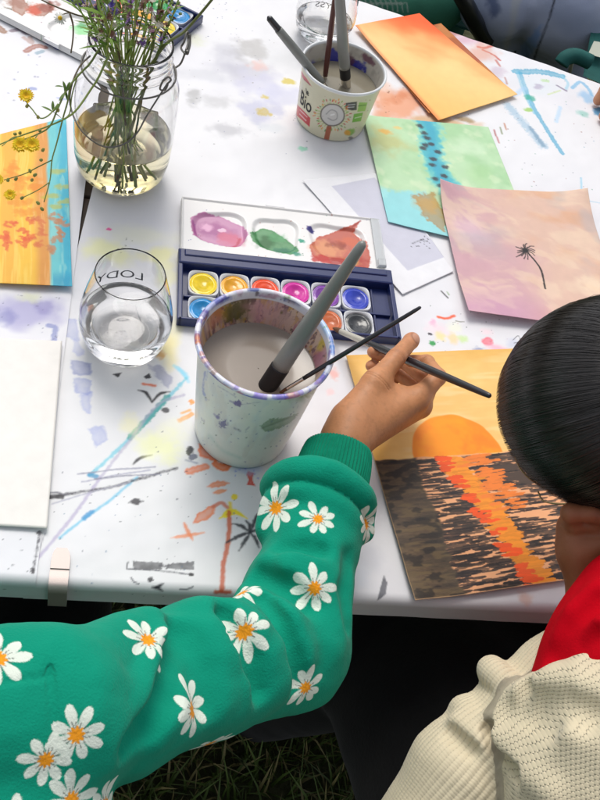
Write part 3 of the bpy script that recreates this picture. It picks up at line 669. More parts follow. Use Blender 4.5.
for k in range(34):
    x0 = g.uniform(0, 66); y0 = g.uniform(217, 252); qq = '#e0642c' if x0 < 30 else ('#d87a44' if x0 < 48 else '#c98a5c')
    c.stroke([(x0, y0), (x0 + g.uniform(-5, 5), y0 + g.uniform(-5, 5)), (x0 + g.uniform(-4, 6), y0 + g.uniform(-6, 6))], g.uniform(.0028, .0055), lin(qq), .75, .0014, .8)
paper_obj('painting', V, F, c.C, 'yellow, orange and turquoise banded watercolour at the left, under the yellow flowers', 'painting')
# thick blank sheet
V, F, s, t, Q = paper([(-70, 338), (62, 345), (47, 532), (-90, 523)], .0036, (60, 80), lambda s, t: .002 * s, und=.001, seed=9)
o = paper_obj('paper_sheet', V, F, np.tile(lin('#f3f0ec', .95), (len(V), 1)), 'blank thick cream paper block at the left edge of the picture', 'paper'); o.modifiers[0].thickness = .0009

# ---- sunset painting
V, F, s, t, Q = paper([(345, 358), (530, 350), (588, 579), (412, 605)], .0034, (330, 480), lambda s, t: .004 * sst(.25, 0, s) * sst(.6, .95, t) + .002 * sst(.9, 1, t), und=.0016, seed=10)
s = s * 1.09
c = Canvas(V, lin('#f4d08a')); i = np.arange(len(V))
q = fbm(s * 6, t * 26, 3, 3); c.put(i, .55 * sst(.35, .7, q), lin('#eec47c')); c.put(i, .5 * sst(.5, .8, fbm(s * 4, t * 40, 3, 13)), lin('#f8e0ae')); c.put(i, .7 * sst(.12, 0, s), lin('#e2b45c')); c.put(i, .5 * sst(.09, 0, t), lin('#e2b050'))
# sun, clipped at the horizon
hz = .470 + .012 * (s - .3)
xy0 = np.array(W(457, 456)[:2]); dx = c.X - xy0[0]; dy = c.Y - xy0[1]; e1 = (Q[1] - Q[0]) / np.linalg.norm(Q[1] - Q[0]); e2 = (Q[3] - Q[0]) / np.linalg.norm(Q[3] - Q[0])
sx = dx * e1[0] + dy * e1[1]; sy = dx * e2[0] + dy * e2[1]
rr = np.hypot(sx / .052, sy / .051) + .06 * (fbm(c.X * 60, c.Y * 60, 2, 4) - .5)
sm_ = (1 - sst(.97, 1.02, rr)) * (t < hz)
c.put(i, sm_, lin('#ffa800')); c.put(i, sm_ * .6 * sst(.45, .75, fbm(c.X * 45, c.Y * 45, 4, 6)), lin('#f0860a')); c.put(i, sm_ * .5 * sst(.85, 1, rr), lin('#f09414')); c.put(i, sm_ * .35 * sst(.3, -.4, sy / .046 + .6), lin('#fcb020'))
# water
wob = .012 * (fbm(s * 14, t * 3, 2, 2) - .5); wm = sst(hz - .004, hz + .004, t + wob); c.put(i, wm, lin('#efb88c'))
lw = np.clip((t - hz) / (1 - hz), 0, 1)
g = np.random.default_rng(12)
S_, T_ = s, t
def dab(s0, t0, L_, h_, col_, al, tilt=0.0, rag=.5):
    m = np.where(np.abs(T_ - t0) < h_ * 2 + abs(tilt) * L_ + .004)[0]; m = m[np.abs(S_[m] - s0) < L_ * 1.1]
    if not len(m): return
    x = (S_[m] - s0) / L_; y = (T_[m] - t0 - tilt * (S_[m] - s0)) / h_; n_ = fbm(S_[m] * 40 + s0 * 99, T_[m] * 230, 3, 3) - .5
    q = np.sqrt(x ** 4 + y ** 2) + n_ * rag; a_ = (1 - sst(.82, 1.0, q)) * al * (.85 + .3 * fbm(S_[m] * 25, T_[m] * 160, 2, 9)); c.put(m, np.clip(a_, 0, 1), col_)
inks = [lin('#2c2422'), lin('#3c312d'), lin('#4c3f38'), lin('#5c4b40'), lin('#352a2c')]
for k in range(640):
    t0 = .478 + .518 * (k + g.random()) / 640; s0 = g.uniform(.20, 1.1); far_ = (t0 - .47) / .53
    dab(s0, t0, g.uniform(.035, .115), g.uniform(.0028, .0056) * (1 + .2 * far_), inks[int(g.integers(5))], g.uniform(.75, .97), g.uniform(-.05, .02), g.uniform(.4, .9))
for k in range(60): dab(g.uniform(.6, 1.1), g.uniform(.48, .64), g.uniform(.06, .14), g.uniform(.005, .010), inks[3], .8, 0, .9)
# left dark band
bw = .235 + .06 * lw + .05 * (fbm(t * 60, s * 3, 2, 5) - .5); band = sst(bw + .012, bw - .012, s) * wm
tx = fbm(s * 5, t * 55, 3, 51)[:, None]; gr = fbm(s * 60 + fbm(s * 9, t * 9, 2) * 4, t * 420, 3, 52)[:, None]
bc = lin('#2e2a2a') * (1 - tx) + lin('#7a684e') * tx; bc = bc * (.75 + .6 * gr)
c.C = c.C * (1 - .97 * band[:, None]) + .97 * band[:, None] * bc
c.put(i, band * .7 * sst(.5, .7, fbm(s * 9, t * 75, 3, 60)), lin('#7c6a4c')); c.put(i, band * .7 * sst(.52, .66, fbm(s * 12, t * 40, 3, 61)), lin('#1e1a1c')); c.put(i, wm * .75 * sst(.012, 0, np.abs(t - hz - .012)) * sst(.5, .6, fbm(s * 25, t * 60, 2, 63) + .1), lin('#2e2826'))
# orange light trail built from short dabs
cenf = lambda q: .43 + .345 * q ** 1.05
for k in range(120):
    q = (k + g.random()) / 120; dab(cenf(q) + g.normal(.012, .018), .478 + .520 * q, g.uniform(.040, .085), g.uniform(.006, .011), lin('#f2a02c') * g.uniform(.85, 1.1), .95, g.uniform(-.06, .06), .8)
for k in range(46):
    q = g.uniform(0, .45) ** 1.0; dab(cenf(q) + g.uniform(.04, .22), .478 + .520 * q, g.uniform(.03, .08), g.uniform(.004, .008), lin('#f0903a'), .9, -.03, .8)
for q, w_ in ((.01, .05), (.05, .05), (.09, .045), (.15, .05), (.19, .06), (.23, .035), (.30, .05), (.34, .045), (.42, .045), (.46, .05), (.50, .055), (.60, .04), (.70, .06), (.74, .07), (.78, .075), (.86, .05), (.90, .06), (.95, .07), (.985, .06)):
    for r_ in range(3): dab(cenf(q) - .045 + g.normal(0, .018), .478 + .520 * q + g.normal(0, .006), w_ * g.uniform(.7, 1.1), g.uniform(.005, .0095), lin('#f2660e') * g.uniform(.9, 1.1), .95, g.uniform(-.05, .1), .8)
c.put(i, sst(.006, 0, s) * .6, lin('#d8b890')); c.put(i, sst(.996, .999, t) * .7, lin('#e9c6a0'))
paper_obj('painting', V, F, c.C, 'sunset painting with an orange half sun over dark streaky water, under the hand', 'painting')

# ---- clip on the table edge
clip = thing('tablecloth_clip', 'plain flat metal clip holding the paper on the front table edge', 'clip', tuple(W(57, 590)))
cm = mat('brushed_steel', lin('#b8aca8'), 0.5, metal=0.6, bump=.1, bscale=900)
cc = W(62, 550); uu = (cc[:2] - A0) @ EU; vv = (cc[:2] - A0) @ EV
hw = .0085; pr = [(vv + .0, .0042), (vv - .02, .0036), (.012, .0034), (.002, .0034), (-.004, .002), (-.0075, -.003), (-.0080, -.012), (-.0080, -.030), (-.006, -.034), (.0, -.036), (.02, -.036)]
pr = np.array(pr); pr = bez(np.c_[pr, np.zeros(len(pr))], 60)[:, :2]
VV = []; n = len(pr)
for off in (0, -.0014):
    nx = np.gradient(pr, axis=0); nx /= np.linalg.norm(nx, axis=1)[:, None]; nr = np.c_[-nx[:, 1], nx[:, 0]] * off * -1
    q = pr + nr
    for sd_ in (-1, 1):
        tw = np.full(n, hw); tw[:4] *= np.array([.55, .8, .93, .98])
        VV.append(np.array([UV(uu + sd_ * tw[k], q[k, 0], TZ + q[k, 1]) for k in range(n)]))
V = np.concatenate(VV); a_, b_, c_, d_ = [np.arange(n - 1) + k * n for k in range(4)]
F = np.concatenate([np.stack([a_, b_, b_ + 1, a_ + 1], 1), np.stack([c_, c_ + 1, d_ + 1, d_], 1), np.stack([a_, a_ + 1, c_ + 1, c_], 1), np.stack([b_, d_, d_ + 1, b_ + 1], 1)])
mesh_obj('clip_band', V, F, cm, clip, smooth=False)
# ================================================================== helpers for round things
def text_geo(s, size, thick=0.0, align='CENTER'):
    cu = bpy.data.curves.new('lettering', 'FONT'); cu.body = s; cu.size = size; cu.align_x = align; cu.align_y = 'CENTER'; cu.offset = thick; cu.resolution_u = 3
    o = bpy.data.objects.new('lettering', cu); COL.objects.link(o)
    dg = bpy.context.evaluated_depsgraph_get(); me = bpy.data.meshes.new_from_object(o.evaluated_get(dg))
    V = np.array([v.co[:] for v in me.vertices]); F = [tuple(p.vertices) for p in me.polygons]
    bpy.data.objects.remove(o); bpy.data.meshes.remove(me); bpy.data.curves.remove(cu)
    return V[:, :2], F
def on_lathe(c, prof, th, z):
    r = np.interp(z, prof[:, 1], prof[:, 0]); return np.stack([c[0] + r * np.cos(th), c[1] + r * np.sin(th), z + 0 * th], -1)
def find_on_lathe(c, prof, px, py, far=False):
    """angle and height on an outer wall (prof [(r,z)] rising in world z) seen at the pixel"""
    th, z = np.meshgrid(np.linspace(-np.pi, np.pi, 721), np.linspace(prof[0, 1], prof[-1, 1], 200), indexing='ij'); th = th.ravel(); z = z.ravel()
    P = on_lathe(c, prof, th, z); q, _ = proj(P); d = np.hypot(q[:, 0] - px, q[:, 1] - py)
    toc = CAM - P; face = toc[:, 0] * np.cos(th) + toc[:, 1] * np.sin(th)
    d = np.where((face < 0) if far else (face > 0), d, 99); k = d.argmin(); return th[k], z[k]
def wrap(V2, c, prof, th0, z0, out=.0003, rot=0.0):
    x = V2[:, 0] * math.cos(rot) - V2[:, 1] * math.sin(rot); y = V2[:, 0] * math.sin(rot) + V2[:, 1] * math.cos(rot)
    z = z0 + y; r0 = np.interp(z0, prof[:, 1], prof[:, 0]); th = th0 + x / r0; pr = prof + np.array([out, 0]); return on_lathe(c, pr, th, z)

glassm = mat('clear_glass', (1, 1, 1), 0.0, trans=1.0, ior=1.46)
waterm = mat('water', (1, 1, 1), 0.0, trans=1.0, ior=1.33)
bubm = mat('fine_bubbles', (.9, .9, .92), .2, trans=.5, ior=1.1)

# ================================================================== paint water bucket
bc_ = np.array([-.048, .611, TZ + .0012]); H = .147; RB, RT = .0485, .0632
def brad(z): return RB + (RT - RB) * (z / H) ** .9
prof = [(0.0005, .0015), (.03, .0015), (RB - .004, .001), (RB - .001, .0), (RB, .002)]
zs = np.linspace(.004, H - .006, 150); prof += [(brad(z), z) for z in zs]
no = len(prof)
rimr = .0028
for a in np.linspace(-.9, np.pi * .95, 22): prof.append((RT + .0006 + rimr * math.cos(a) * 1.0, H - .003 + rimr * math.sin(a)))
nr = len(prof)
zi = np.linspace(H - .006, .004, 130); prof += [(brad(z) - .0022, z) for z in zi]; prof += [(RB - .006, .003), (.0005, .003)]
V, F = lathe(prof, bc_, 420); V = V.reshape(420, -1, 3); npf = len(prof)
V = V.reshape(-1, 3); pi = np.tile(np.arange(npf), 420)
th = np.repeat(np.arange(420) * 2 * np.pi / 420, npf); zz = V[:, 2] - bc_[2]
outer = pi < no; rim = (pi >= no) & (pi < nr); inner = pi >= nr
C = np.tile(lin('#f4f0e6', .93), (len(V), 1))
toc = CAM - V; face = toc[:, 0] * np.cos(th) + toc[:, 1] * np.sin(th) > 0
c = BodyCanvas(V, 0, outer & face, C)
i = np.where(outer)[0]; f1 = fbm(th[i] * 3, zz[i] * 40, 3, 1); c.put(i, .55 * sst(.1, .0, zz[i] - .03 - .04 * f1), lin('#dde6e2')); c.put(i, .35 * sst(.5, .8, f1), lin('#d5dde6'))
c.put(i, .35 * sst(.55, .8, fbm(th[i] * 6, zz[i] * 30, 3, 5)), lin('#c8cfd6')); c.put(i, .3 * sst(.58, .72, fbm(th[i] * 5, zz[i] * 28, 4, 25)), lin('#cfc6bc')); c.put(i, .5 * sst(.78, .82, fbm(th[i] * 16, zz[i] * 120, 3, 27)), lin('#8a86a8')); c.put(i, .5 * sst(.012, .0, zz[i]), lin('#b4bfc0'))
c.poly([(260, 426), (270, 419), (284, 418), (299, 413), (293, 421), (280, 428), (266, 432)], lin('#55803c'), .9, .0006, .0014, 900, rim=.2, tex=.4); c.stroke([(288, 418), (262, 428)], .0018, lin('#39602c'), .5)
c.poly([(233, 402), (239, 400), (242, 404), (240, 407), (235, 405)], lin('#4a3a8c'), .9, .0006, .0014, 900); c.stroke([(230, 401), (236, 404)], .0014, lin('#6a5aa0'), .7); c.stroke([(218, 386), (236, 397)], .0012, lin('#9a94ac'), .5, .0006, dry=.5)
c.stroke([(240, 405), (260, 402)], .001, lin('#8a86a0'), .5, .0005, dry=.5); c.blob((223, 424), 3.5, 3, lin('#4c4a8c'), 40, .85, .4, .9, sc=2); c.blob((218, 417), 2, 1.6, lin('#5c5a98'), 0, .8, .4); c.stroke([(214, 414), (218, 418)], .0016, lin('#6a68a8'), .7)
c.stroke([(234, 428), (240, 431)], .0016, lin('#6c6c90'), .7, dry=.4); c.stroke([(246, 430), (249, 427)], .001, lin('#6c6c90'), .6); c.stroke([(205, 372), (203, 388), (206, 400)], .0018, lin('#7a86c8'), .7, .0008, .8, dry=.4); c.stroke([(209, 365), (206, 380)], .0014, lin('#8a9ad0'), .6, dry=.5)
c.specks((200, 380, 310, 450), 60, [lin('#5a5890'), lin('#7a8aa8'), lin('#6a7a6a')], (.0004, .0010), .7, 41); c.blob((307, 392), 8, 4, lin('#8a944c'), -30, .8, .5, .9, sc=2); c.blob((314, 384), 6, 4, lin('#7a7a6a'), -50, .7, .5, .9, sc=2); c.blob((300, 399), 8, 3, lin('#a8b0a0'), -20, .6, .6, .9)
c.blob((320, 376), 4, 3, lin('#8a78a8'), 0, .7, .5); c.stroke([(210, 436), (222, 450), (240, 458)], .003, lin('#b9cfc8'), .5, .002)
# stained inside wall
i = np.where(inner)[0]; T = th[i]; Zi = zz[i]; cx = np.cos(T) * 3; cy = np.sin(T) * 3
base = lin('#d8c0ae'); C[i] = base
f2 = fbm(cx * 2.2 + 9, cy * 2.2 + Zi * 30, 4, 2); c.put(i, .7 * sst(.45, .7, f2), lin('#c8959c')); c.put(i, .6 * sst(.5, .7, fbm(cx * 3 + 3, cy * 3 + Zi * 50, 3, 6)), lin('#b98a72'))
c.put(i, .65 * sst(.54, .66, fbm(cx * 6, cy * 6 + Zi * 90, 4, 9)), lin('#9a7a88')); c.put(i, .7 * sst(.62, .68, fbm(cx * 9, cy * 9 + Zi * 160, 3, 10)), lin('#5a3a52')); c.put(i, .6 * sst(.60, .68, fbm(cx * 7 + 5, cy * 7 + Zi * 120, 3, 12)), lin('#d6a832'))
c2 = BodyCanvas(V, 0, inner & ~face, C)
c2.poly([(232, 302), (250, 296), (256, 298), (248, 312), (238, 320), (228, 322), (222, 314)], lin('#3d2c24'), .95, .001, .006, 500, tex=.3); c2.blob((219, 310), 8, 11, lin('#c09a34'), 20, .8, .5, .9); c2.blob((238, 312), 14, 9, lin('#6a6a2c'), 0, .6, .6, .9); c2.blob((215, 318), 5, 10, lin('#c86a4a'), 10, .6, .6)
c2.blob((262, 312), 16, 9, lin('#d9a4ac'), 0, .6, .6); c2.blob((282, 320), 14, 9, lin('#d4b2ac'), 0, .7, .6); c2.blob((326, 350), 5, 14, lin('#c99ab0'), 10, .7, .6); c2.blob((323, 342), 3, 8, lin('#d6c23c'), 10, .8, .5); c2.blob((318, 360), 6, 8, lin('#b5708c'), 0, .7, .6); c2.blob((300, 330), 5, 6, lin('#b43a78'), 30, .6, .6)
c2.specks((212, 300, 332, 372), 90, [lin('#4a3448'), lin('#7a3a5a'), lin('#5a5a3a'), lin('#3a5a6a')], (.0005, .0016), .7, 42)
# many-coloured rim
i = np.where(rim | (inner & (zz > H - .010)))[0]; C[i] = lin('#dfe0ea')
pal = ['#4a3aa8', '#7a7ad0', '#c9b4dc', '#e07a4a', '#2a6ac0', '#f0f0f4', '#6a9ad8', '#8a4a3a', '#3a8ad0', '#d8c85a', '#e8e8f0', '#5a4a9a', '#b86ab0', '#e8e8ee']
g = np.random.default_rng(9); R0_ = RC[:, 0]
for k in range(120):
    t0 = g.uniform(0, 2 * np.pi); wd = g.uniform(.02, .16); z0 = g.uniform(H - .006, H + .001); lx = math.cos(t0) * R0_[0] + math.sin(t0) * R0_[1]; fy = math.sin(t0)
    if lx < -.45: pal = ['#c9784a', '#3a62b0', '#6a7ac8', '#e8e8ee', '#8a5a3a', '#5a4aa0', '#f0f0f4', '#a8b4dc']
    elif fy < -.3: pal = ['#b8a4e0', '#7a5ac0', '#9a8ad8', '#eceaf4', '#5a6ad0', '#d8cce8', '#c06a8a', '#e8d8a8']
    elif lx > .45: pal = ['#5a8ad0', '#a8c8ec', '#3a6ac0', '#f0f0f6', '#d8e0f0', '#8a7ac0', '#7aa88a']
    else: pal = ['#e0dce6', '#5a4a5a', '#8a9a7a', '#c8a8c0', '#f0eef2', '#4a5a9a']
    dt = np.abs((th[i] - t0 + np.pi) % (2 * np.pi) - np.pi); m = (1 - sst(.6, 1.1, np.hypot(dt / wd, (zz[i] - z0) / g.uniform(.0012, .0035)) + .9 * (fbm(th[i] * 30, zz[i] * 500, 3, k) - .5)))
    c.put(i, m * g.uniform(.5, .95), lin(pal[int(g.integers(len(pal)))]))
plastic = mat('stained_plastic', attr='Col', rough=.32, var=.03, vscale=50, bump=.05, bscale=150, coat=.15)
bucket = thing('water_bucket', 'large white plastic pot of murky paint water with a paint-stained rim, beside the colour pans', 'bucket', bc_)
mesh_obj('tub', V, F, plastic, bucket, col=C)
wz = .105
murk = mat('murky_paint_water', lin('#8d8378'), .12, var=.14, vscale=9, spec=.5)
V, F = lathe([(.0005, wz - .001 + .0), (.03, wz - .001), (brad(wz) - .0035, wz - .001), (brad(wz) - .0022, wz - .0002)], bc_, 96); mesh_obj('paint_water', V, F, murk, bucket)

# ================================================================== brushes
def ext(A, B, px=None, py=None):
    """extend the 3D line A->B until it is seen at column px (or row py)"""
    best = min(np.linspace(.01, 9, 3000), key=lambda k: abs(proj(A + (B - A) * k)[0][0][0 if px is not None else 1] - (px if px is not None else py))); return A + (B - A) * best
def brush(label, tip, end, secs, group=None, bristle=None):
    """secs: list (part, t0, t1, r0, r1, material, bulge)"""
    t = thing('paint_brush', label, 'brush', tip, group); L = end - tip
    for (nm, a, b, r0, r1, m, bl) in secs:
        k = np.linspace(0, 1, 24); p = tip + L * (a + (b - a) * k)[:, None]; r = r0 + (r1 - r0) * k + bl * np.sin(np.pi * k)
        if b >= .999: p = np.vstack([p, p[-1] + (p[-1] - p[-2]) / np.linalg.norm(p[-1] - p[-2]) * r[-1] * .6]); r = np.append(r, r[-1] * .35); r[-2] *= .88
        V, F = tube(p, r, 20); mesh_obj(nm, V, F, m, t)
    return t
grayp = mat('satin_grey_lacquer', lin('#80827e'), .36, var=.06, vscale=40, coat=.3)
blackr = mat('black_rubber', lin('#1d1d20'), .5, spec=.4); blackl = mat('black_lacquer', lin('#26262c'), .28, coat=.4, var=.1, vscale=60)
redl = mat('red_brown_lacquer', lin('#5a2f2a'), .35, coat=.3); ferr = mat('ferrule_metal', lin('#cfcac2'), .22, metal=.9); hair_b = mat('brown_bristle', lin('#6b4a34'), .8, bump=.5, bscale=900)
hair_w = mat('white_bristle', lin('#cdbfa8'), .8)
# big grey brush in the bucket
A = W(269, 384, bc_[2] + wz); E_ = W(362.5, 244, .985); d = (E_ - A) / np.linalg.norm(E_ - A); tip = A - d * .075
L = np.linalg.norm(E_ - tip); fz = .075 / L
brush('thick grey brush with a black grip leaning out of the murky bucket', tip, E_, [('bristles', 0, fz * .40, .004, .0085, hair_b, 0), ('ferrule', fz * .40, fz * .8, .0088, .0092, ferr, 0), ('grip', fz * .8, fz + .023 / L, .0093, .0094, blackr, 0), ('handle', fz + .023 / L, 1, .0090, .0044, grayp, .0006)])
c0 = A + d * .060; 
# thin black brush across the bucket rim
A = W(301, 380, bc_[2] + .122); B_ = W(333, 360.5, bc_[2] + H + .003); E_ = ext(A, B_, px=420); tip = A - (B_ - A) * .9
brush('thin black brush lying across the bucket rim, pointing towards the raised thumb', tip, E_, [('bristles', 0, .1, .0008, .0018, hair_b, 0), ('ferrule', .1, .22, .0019, .002, ferr, 0), ('handle', .22, 1, .0021, .0017, blackl, .0004)])
# brush held in the hand
HB0 = W(333, 328, TZ + .016); HBm = W(400, 357, .806); HB1 = ext(HB0, HBm, px=489.5)
L = np.linalg.norm(HB1 - HB0); u1 = np.linalg.norm(ext(HB0, HBm, px=341) - HB0) / L; u2 = np.linalg.norm(ext(HB0, HBm, px=367) - HB0) / L
brush('black-handled brush with a pale metal ferrule held in the hand', HB0, HB1, [('bristles', 0, u1, .0008, .0032, hair_b, .0008), ('ferrule', u1, u2, .0034, .0038, mat('matt_pale_metal', lin('#c9c6ba'), .35, metal=.3), 0), ('handle', u2, 1, .0038, .0028, blackl, .0009)])

# ================================================================== yoghurt pot
yc = np.array([*W(329.5, 120, TZ)[:2], TZ + .0012]); HY = .086; YB, YT = .0475, .0560
yr = lambda z: YB + (YT - YB) * z / HY
prof = [(.0005, .001), (YB - .003, .001), (YB, .002)] + [(yr(z), z) for z in np.linspace(.003, HY - .003, 90)]; no = len(prof)
prof += [(YT + .0006 + .0018 * math.cos(a), HY - .001 + .0018 * math.sin(a)) for a in np.linspace(-1, np.pi, 10)]; nr = len(prof)
prof += [(yr(z) - .0016, z) for z in np.linspace(HY - .003, .003, 60)] + [(.0005, .0025)]
N = 420; V, F = lathe(prof, yc, N); npf = len(prof); pi = np.tile(np.arange(npf), N); th = np.repeat(np.arange(N) * 2 * np.pi / N, npf); zz = V[:, 2] - yc[2]
outer = pi < no; inner = pi >= nr; toc = CAM - V; face = toc[:, 0] * np.cos(th) + toc[:, 1] * np.sin(th) > 0
C = np.tile(lin('#dcd8bc', .93), (len(V), 1)); c = BodyCanvas(V, 0, outer & face, C)
C[~outer & ~inner] = lin('#dfe2e4'); C[inner] = lin('#c3beb4'); i = np.where(outer)[0]; c.put(i, sst(HY - .006, HY - .004, zz[i]), lin('#e9e9e6'))
def QP(pts): return [(280 + x / 5, y / 5) for x, y in pts]       # from the enlarged crop of the pot
c.poly(QP([(85, 520), (152, 590), (148, 635), (82, 575)]), lin('#c62a3a'), .95, .0003, .0002); c.poly(QP([(105, 350), (128, 385), (165, 440), (120, 400), (108, 380)]), lin('#c63a4c'), .9, .0003, .0005)
c.poly(QP([(330, 515), (385, 508), (384, 550), (360, 552), (326, 545)]), lin('#3a3a3c'), .95, .0003, .0002); c.poly(QP([(396, 512), (438, 512), (425, 555), (386, 560)]), lin('#8cbc4c'), .9, .0003, .0002); c.poly(QP([(370, 570), (416, 562), (404, 606), (360, 612)]), lin('#6fae3c'), .95, .0003, .0002)
c.blob(QP([(348, 660)])[0], 5, 2.6, lin('#7fae3a'), -40, .9, .3, .3); c.blob(QP([(338, 664)])[0], 3, 2.2, lin('#e0a030'), 0, .9, .3, .3); c.blob(QP([(356, 690)])[0], 2.5, 1.5, lin('#5a5a5a'), 0, .8)
k0 = QP([(262, 575)])[0]
for k in range(46):
    an = k * 2.4; R = 14.5 + 4.0 * ((k * 37) % 10) / 10; R2 = R + 1.6; q = ['#c8443a', '#7ca83c', '#e0a02c', '#4a8a4a', '#b8443a', '#d8682c'][k % 6]
    c.stroke([(k0[0] + R * math.cos(an) * .98, k0[1] + R * math.sin(an) * .88), (k0[0] + R2 * math.cos(an) * .98, k0[1] + R2 * math.sin(an) * .88)], .0011, lin(q), .9, .0003)
for k in range(28):
    an = k * .2244 + .1; c.stroke([(k0[0] + 12.4 * math.cos(an), k0[1] + 11.2 * math.sin(an)), (k0[0] + 14.8 * math.cos(an), k0[1] + 13 * math.sin(an))], .0009, lin('#a8bc6a'), .7, .0003)
c.stroke(QP([(245, 640), (238, 670), (228, 712)]), .0052, lin('#a8583a'), .95, .0003, .05); c.blob(k0, 12.4, 8.8, lin('#6a625c'), -18, .95, .04, .05); c.blob((k0[0], k0[1]), 11, 7.8, lin('#cfcdc9'), -18, 1, .04, .05); c.stroke(QP([(240, 590), (265, 602), (285, 590), (282, 560), (255, 550), (232, 570)]), .001, lin('#8a8a88'), .8, .0005); c.stroke(QP([(255, 575), (270, 572)]), .0014, lin('#f4f4f2'), .8, .0005)
c.stroke(QP([(108, 640), (135, 660)]), .003, lin('#4aa09c'), .8); c.stroke(QP([(120, 395), (150, 425)]), .001, lin('#8a3a3a'), .8, .0003); c.stroke(QP([(100, 550), (135, 585)]), .0008, lin('#f0d0d0'), .8, .0003); c.stroke(QP([(98, 570), (130, 603)]), .0008, lin('#f0d0d0'), .8, .0003)
c.stroke(QP([(340, 525), (375, 522)]), .0007, lin('#d8d8d8'), .8, .0003); c.stroke(QP([(338, 537), (370, 535)]), .0007, lin('#d8d8d8'), .8, .0003); c.stroke(QP([(392, 530), (428, 525)]), .0009, lin('#4a7a2c'), .8, .0003); c.stroke(QP([(375, 590), (405, 583)]), .0009, lin('#dfeccf'), .8, .0003)
c.specks((298, 80, 370, 145), 26, [lin('#6a5a4a'), lin('#9a4a3a')], (.0003, .0007), .6, 51)
c3 = BodyCanvas(V, 0, inner & ~face, C); i = np.where(inner)[0]; c3.put(i, .5 * sst(.5, .7, fbm(th[i] * 4, zz[i] * 60, 3, 7)), lin('#98928a'))
for q, r_, h_ in (((332, 58), 6, 8), ((357, 70), 6, 8), ((354, 64), 4, 4)): c3.blob(q, r_, h_, lin('#2a2f9c'), 20, .95, .3, .9, sc=1.5)
c3.blob((347, 62), 7, 5, lin('#5a2f4a'), 0, .85, .4, .8); c3.blob((369, 60), 7, 2.5, lin('#6a3050'), 25, .85, .4, .8); c3.blob((313, 66), 4, 4, lin('#5c5ca8'), 0, .8, .5); c3.blob((322, 62), 6, 3, lin('#b4b08a'), 0, .6)
pot = thing('yogurt_pot', 'cream yoghurt pot printed with a spoon and the word bio, reused for brushes', 'yoghurt pot', yc)
mesh_obj('tub', V, F, plastic, pot, col=C)
wy = .058; V, F = lathe([(.0005, wy), (.03, wy), (yr(wy) - .0022, wy)], yc, 72); mesh_obj('paint_water', V, F, mat('grey_brown_water', lin('#8a8474'), .08, var=.08, vscale=20), pot)
pro = np.array([(yr(z), yc[2] + z) for z in np.linspace(0, HY, 40)]); inkb = mat('black_ink', lin('#222224'), .5); inkr = mat('white_ink', lin('#f0e4e0'), .5)
for s_, sz, q, rot in (('Bio', .030, (125, 513), 0.02), ('le', .013, (137, 462), .3)):
    V2, Ft = text_geo(s_, sz, .0002 if sz > .011 else 0); p_ = QP([q])[0]; a_, b_ = find_on_lathe(yc, pro, *p_); V2 = V2 * [.72, 1]; mesh_obj('lettering', wrap(V2, yc, pro, a_, b_, .0004, rot), Ft, inkb, pot, smooth=False)
# its three brushes
A = W(333, 58, yc[2] + wy); E_ = W(326, -14, yc[2] + .19)
A = W(325, 78, yc[2] + wy); d = W(334.5, 0, yc[2] + .165) - A; tip = A - d * .25
brush('slim red-brown brush standing in the yoghurt pot', tip, A + d * 1.15, [('bristles', 0, .1, .001, .0026, hair_b, 0), ('ferrule', .1, .2, .0027, .003, ferr, 0), ('handle', .2, 1, .0034, .0026, redl, .0008)])
A = W(346, 86, yc[2] + wy); d = W(339.5, -4, yc[2] + .20) - A; L = np.linalg.norm(d); tip = A - d / L * .03
brush('thick grey brush with a black grip standing upright in the yoghurt pot', tip, A + d * 1.1, [('bristles', 0, .1, .003, .006, hair_b, 0), ('ferrule', .1, .235, .0066, .0068, ferr, 0), ('grip', .235, .33, .0072, .0072, blackr, 0), ('handle', .33, 1, .0074, .0058, grayp, .0006)])
A = W(322, 83, yc[2] + .064); B_ = W(306.5, 64, yc[2] + HY + .003); E_ = ext(A, B_, px=269); tip = A - (B_ - A) * .6
brush('grey brush resting over the left rim of the yoghurt pot', tip, E_, [('bristles', 0, .08, .001, .003, hair_b, 0), ('ferrule', .08, .16, .0034, .004, ferr, 0), ('handle', .16, .86, .0052, .0052, grayp, .0008), ('cap', .86, 1, .0046, .0040, blackl, 0)])

